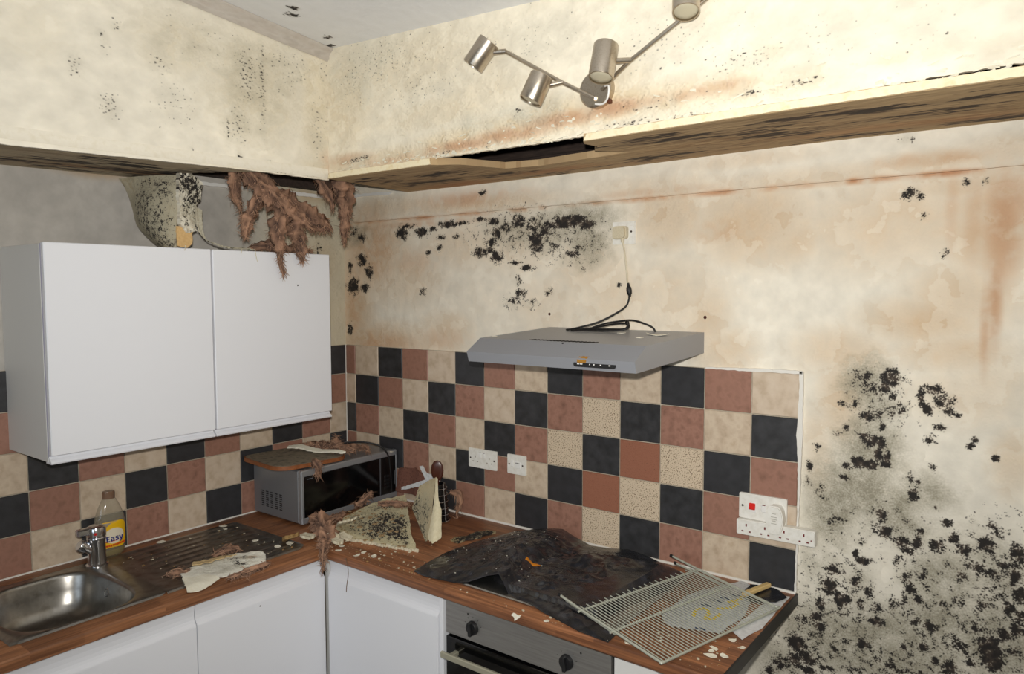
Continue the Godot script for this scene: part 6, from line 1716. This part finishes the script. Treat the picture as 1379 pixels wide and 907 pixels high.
# ---------------------------------------------------------------- flakes and crumbs
func flake(called: String, at: Vector3, s: float, label: String, group: String, m: Material, seed_: int, curl := 0.1, long := 1.4) -> void:
	var r := RandomNumberGenerator.new()
	r.seed = seed_
	var st := S()
	var n := 7
	var pts := []
	var rot := r.randf() * TAU
	for i in n:
		var a := TAU * i / n
		pts.append(Vector2(cos(a) * long, sin(a)).rotated(rot) * s * r.randf_range(0.55, 1.1))
	var tilt := Vector2(r.randf_range(-curl, curl), r.randf_range(-curl, curl))
	patch(st, ragged(pts, s * 0.5, s * 0.12, seed_), s * 0.6, func(p: Vector2) -> Vector3: return at + Vector3(p.x, 0.0014 + absf(p.dot(tilt)) + curl * 2.0 * p.length_squared() / s * 0.3, p.y), Vector3(0, -0.0012, 0))
	tag(obj(called, st, m), label, "paint flake", group)

func build_crumbs() -> void:
	# sheet of peeled paint across the front of the drainer
	var t := thing("peeled_paint", "large torn sheet of peeled white paint draped over the drainer's front edge", "peeled paint", Vector3(0.47, WT, 0.95))
	var nz := FastNoiseLite.new()
	nz.seed = 77
	nz.frequency = 11.0
	var on := func(p: Vector2) -> Vector3: return Vector3(p.x, WT + 0.0125 + 0.005 * nz.get_noise_2dv(p * Vector2(3.0, 1.0)) + 0.003 * nz.get_noise_2dv(p * 4.0) - 0.006 * smoothstep(0.54, 0.60, p.x), p.y)
	var st := S()
	patch(st, ragged([Vector2(0.432, 1.055), Vector2(0.50, 1.085), Vector2(0.525, 1.055), Vector2(0.565, 0.990), Vector2(0.575, 0.92), Vector2(0.580, 0.845), Vector2(0.555, 0.825), Vector2(0.50, 0.790), Vector2(0.455, 0.800), Vector2(0.415, 0.86), Vector2(0.408, 0.92), Vector2(0.405, 0.975), Vector2(0.415, 1.02)], 0.012, 0.004, 301), 0.014, on, Vector3(0, -0.003, 0), Rect2(0.4, 0.78, 0.2, 0.32), 3)
	part_of(t, "main_sheet", st, paint(0.2, 0.32, 900.0, rgb(238, 235, 222), {"seed": 171, "fine": 120.0, "everywhere": 0.12, "tan": rgb(196, 170, 120), "relief": 5.0, "depth": 1.0, "K": [[90, 60, 14, 10, 60], [110, 120, 30, 20, 45], [60, 100, 20, 30, 40]], "G": [[100, 180, 60, 50, 35], [80, 70, 40, 20, 50]], "O": [[90, 60, 14, 14, 60]]}))
	st = S()
	patch(st, ragged([Vector2(0.49, 1.082), Vector2(0.585, 1.118), Vector2(0.600, 1.09), Vector2(0.575, 1.005), Vector2(0.525, 1.01)], 0.012, 0.003, 302), 0.014, func(p: Vector2) -> Vector3: return Vector3(p.x, WT + 0.016 + 0.004 * nz.get_noise_2dv(p * 2.0) - 0.010 * smoothstep(0.56, 0.60, p.x), p.y), Vector3(0, -0.002, 0), Rect2(0, 0, 1, 1), 4)
	part_of(t, "folded_piece", st, M.flake)
	st = S()
	patch(st, ragged([Vector2(0.40, 0.995), Vector2(0.42, 0.90), Vector2(0.445, 0.86), Vector2(0.44, 0.95), Vector2(0.42, 1.01)], 0.012, 0.004, 303), 0.012, func(p: Vector2) -> Vector3: return Vector3(p.x, WT + 0.020 + 0.006 * nz.get_noise_2dv(p * 3.0), p.y), Vector3(0, -0.003, 0))
	part_of(t, "tan_backing", st, tmat(noise_tex(0.03, [rgb(176, 146, 100), rgb(212, 192, 150)], 172), Vector3.ONE * 6.0, 0.9))
	st = S()
	fluff(st, [Vector3(0.592, WT + 0.010, 0.985), Vector3(0.596, WT + 0.012, 0.93), Vector3(0.597, WT + 0.011, 0.88), Vector3(0.593, WT + 0.012, 0.84)], [0.006, 0.011, 0.012, 0.006], 173, 90)
	tag(obj("insulation", st, M.wool), "pink insulation strip squeezed under the peeled white paint at the worktop edge", "insulation", "fallen insulation")
	st = S()
	fluff(st, [Vector3(0.375, WT + 0.012, 0.91), Vector3(0.38, WT + 0.018, 0.86), Vector3(0.39, WT + 0.014, 0.82)], [0.008, 0.016, 0.008], 174, 60)
	tag(obj("insulation", st, M.wool), "brown insulation crumb behind the peeled white paint on the drainer", "insulation", "fallen insulation")
	st = S()
	fluff(st, [Vector3(0.405, WT + 0.008, 1.085), Vector3(0.43, WT + 0.012, 1.06), Vector3(0.44, WT + 0.012, 1.03)], [0.008, 0.014, 0.008], 175, 50)
	tag(obj("insulation", st, M.wool), "brown insulation crumb at the peeled paint's end nearest the sink bowl", "insulation", "fallen insulation")
	# flakes one could pick up
	var y := WT + 0.0055
	var spots := [
		[0.081, y, 0.942, 0.016, "rounded cream paint flake by the tiles between the bottle and the drainer ribs"],
		[0.100, y, 0.700, 0.013, "cream paint flake at the drainer's far corner against the tiles"],
		[0.135, y, 0.715, 0.008, "tiny cream flake just below the flake at the drainer's far corner"],
		[0.343, y, 0.726, 0.009, "small cream paint flake on the ribs between the peeled paint and the microwave"],
		[0.465, y, 0.715, 0.012, "cream paint flake on the drainer's front rim beside the peeled paint"],
		[0.470, y, 0.668, 0.014, "long cream paint flake at the drainer end nearest the ball of insulation"],
		[0.655, WT, 0.598, 0.008, "cream flake closest to the inner corner on the wood worktop"],
		[0.740, WT, 0.558, 0.010, "cream flake just in front of the fallen plasterboard's long torn edge"],
		[0.797, WT, 0.562, 0.012, "bright cream flake between the fallen plasterboard and the worktop's front edge"],
		[0.745, WT, 0.590, 0.011, "flat cream flake lying on the worktop edge above the brown thread"],
		[0.630, WT, 0.560, 0.009, "cream flake half under the insulation in the inner worktop corner"],
		[1.989, WT, 0.500, 0.008, "small white flake touching the front corner side of the wire rack"],
		[2.012, WT, 0.413, 0.009, "white flake nearest the white paper at the worktop end"],
		[1.990, WT, 0.482, 0.011, "rounded white flake in the middle of the cluster before the wire rack"],
		[1.996, WT, 0.523, 0.014, "largest white flake of the cluster before the wire rack"],
		[2.024, WT, 0.507, 0.012, "white flake of the rack cluster closest to the black end strip"],
		[2.045, WT, 0.435, 0.008, "white flake right against the black end strip"],
		[1.860, WT, 0.530, 0.006, "small white flake seen through the wires of the rack on bare wood"],
		[1.800, WT, 0.590, 0.008, "white flake on the worktop beside the black sheet's front corner"]]
	var i := 400
	for s in spots:
		flake("paint_flake", Vector3(s[0], s[1], s[2]), s[3], s[4], "fallen paint flakes", M.flake, i)
		i += 1
	flake("paint_flake", Vector3(1.635, 1.566, 0.225), 0.011, "rounded white paint flake on top of the cooker hood", "", M.flake, i)
	flake("paint_flake", Vector3(1.655, 1.570, 0.140), 0.022, "long white paint flake on top of the cooker hood near the wall", "", M.flake, i + 1, 0.1, 2.2)
	flake("paint_flake", Vector3(1.510, 1.572, 0.115), 0.011, "small white paint flake on the cooker hood below the cable coil", "", M.flake, i + 2)
	flake("paint_flake", Vector3(1.175, 1.5615, 0.36), 0.012, "white paint flake at the cooker hood's corner nearest the microwave", "", M.flake, i + 3)
	flake("paint_flake", Vector3(1.557, WT, 0.612), 0.007, "small white paint flake at the worktop lip below the black sheet", "", M.flake, i + 4)
	flake("paint_flake", Vector3(0.375, 1.020, 0.075), 0.009, "white paint flake on the top front corner of the microwave", "", M.flake, i + 5)
	st = S()   # a flake stuck to the worktop's front edge
	patch(st, ragged([Vector2(1.452, 0.772), Vector2(1.470, 0.785), Vector2(1.478, 0.797), Vector2(1.466, 0.792), Vector2(1.448, 0.795), Vector2(1.440, 0.786), Vector2(1.452, 0.781)], 0.005, 0.0012, 310), 0.008, func(p: Vector2) -> Vector3: return Vector3(p.x, p.y, 0.6216), Vector3(0, 0, -0.0012))
	tag(obj("paint_flake", st, M.flake), "ragged white paint flake stuck to the worktop's front edge above the oven", "paint flake")
	# dust and crumbs nobody could count
	var r := RandomNumberGenerator.new()
	r.seed = 99
	var tint := [mat(rgb(200, 190, 164), 0.9), mat(rgb(150, 118, 74), 0.9)]
	for k in 2:
		st = S()
		for q in (420 if k == 0 else 240):
			var p := Vector3.ZERO
			var c := r.randf()
			if c < 0.34: p = Vector3(r.randf_range(0.13, 0.51), y + 0.0012, r.randf_range(0.66, 1.12))
			elif c < 0.62:
				var u := clampf(r.randfn(0.45, 0.3), 0.0, 1.0)
				p = Vector3(lerpf(0.60, 0.98, u), WT, clampf(r.randfn(0.53, 0.05), 0.42, 0.607))
			elif c < 0.80: p = Vector3(r.randf_range(1.78, 2.04), WT, r.randf_range(0.40, 0.612))
			elif c < 0.86: p = Vector3(r.randf_range(0.88, 1.05), WT, r.randf_range(0.10, 0.60))
			else: p = Vector3(r.randf_range(0.60, 1.80), WT, r.randf_range(0.585, 0.612))
			var s := 0.0005 + 0.0024 * pow(r.randf(), 5.0)
			var bs := Basis(Vector3.UP, r.randf() * TAU)
			box(st, Vector3(-s * 1.5, 0, -s), Vector3(s * 1.5, s * 0.9, s), 0.0002, Transform3D(bs, p))
		var o := obj("plaster_crumbs", st, tint[k])
		o.set_meta("kind", "stuff")
		tag(o, "scattered pale plaster crumbs over the worktops and drainer" if k == 0 else "scattered brown plaster crumbs over the worktops and drainer", "crumbs")
	# a thread of wool hanging below the worktop
	st = S()
	tube(st, curve([Vector3(0.722, 0.792, 0.622), Vector3(0.736, 0.765, 0.625), Vector3(0.738, 0.735, 0.626), Vector3(0.730, 0.700, 0.626), Vector3(0.726, 0.675, 0.625)], 0.005), [0.003, 0.003, 0.0022, 0.0018, 0.0016, 0.0015, 0.0014, 0.0013, 0.0012], 6)
	tag(obj("insulation_thread", st, mat(rgb(110, 82, 62), 0.9)), "single brown thread hanging from the worktop edge right of the inner corner", "insulation")
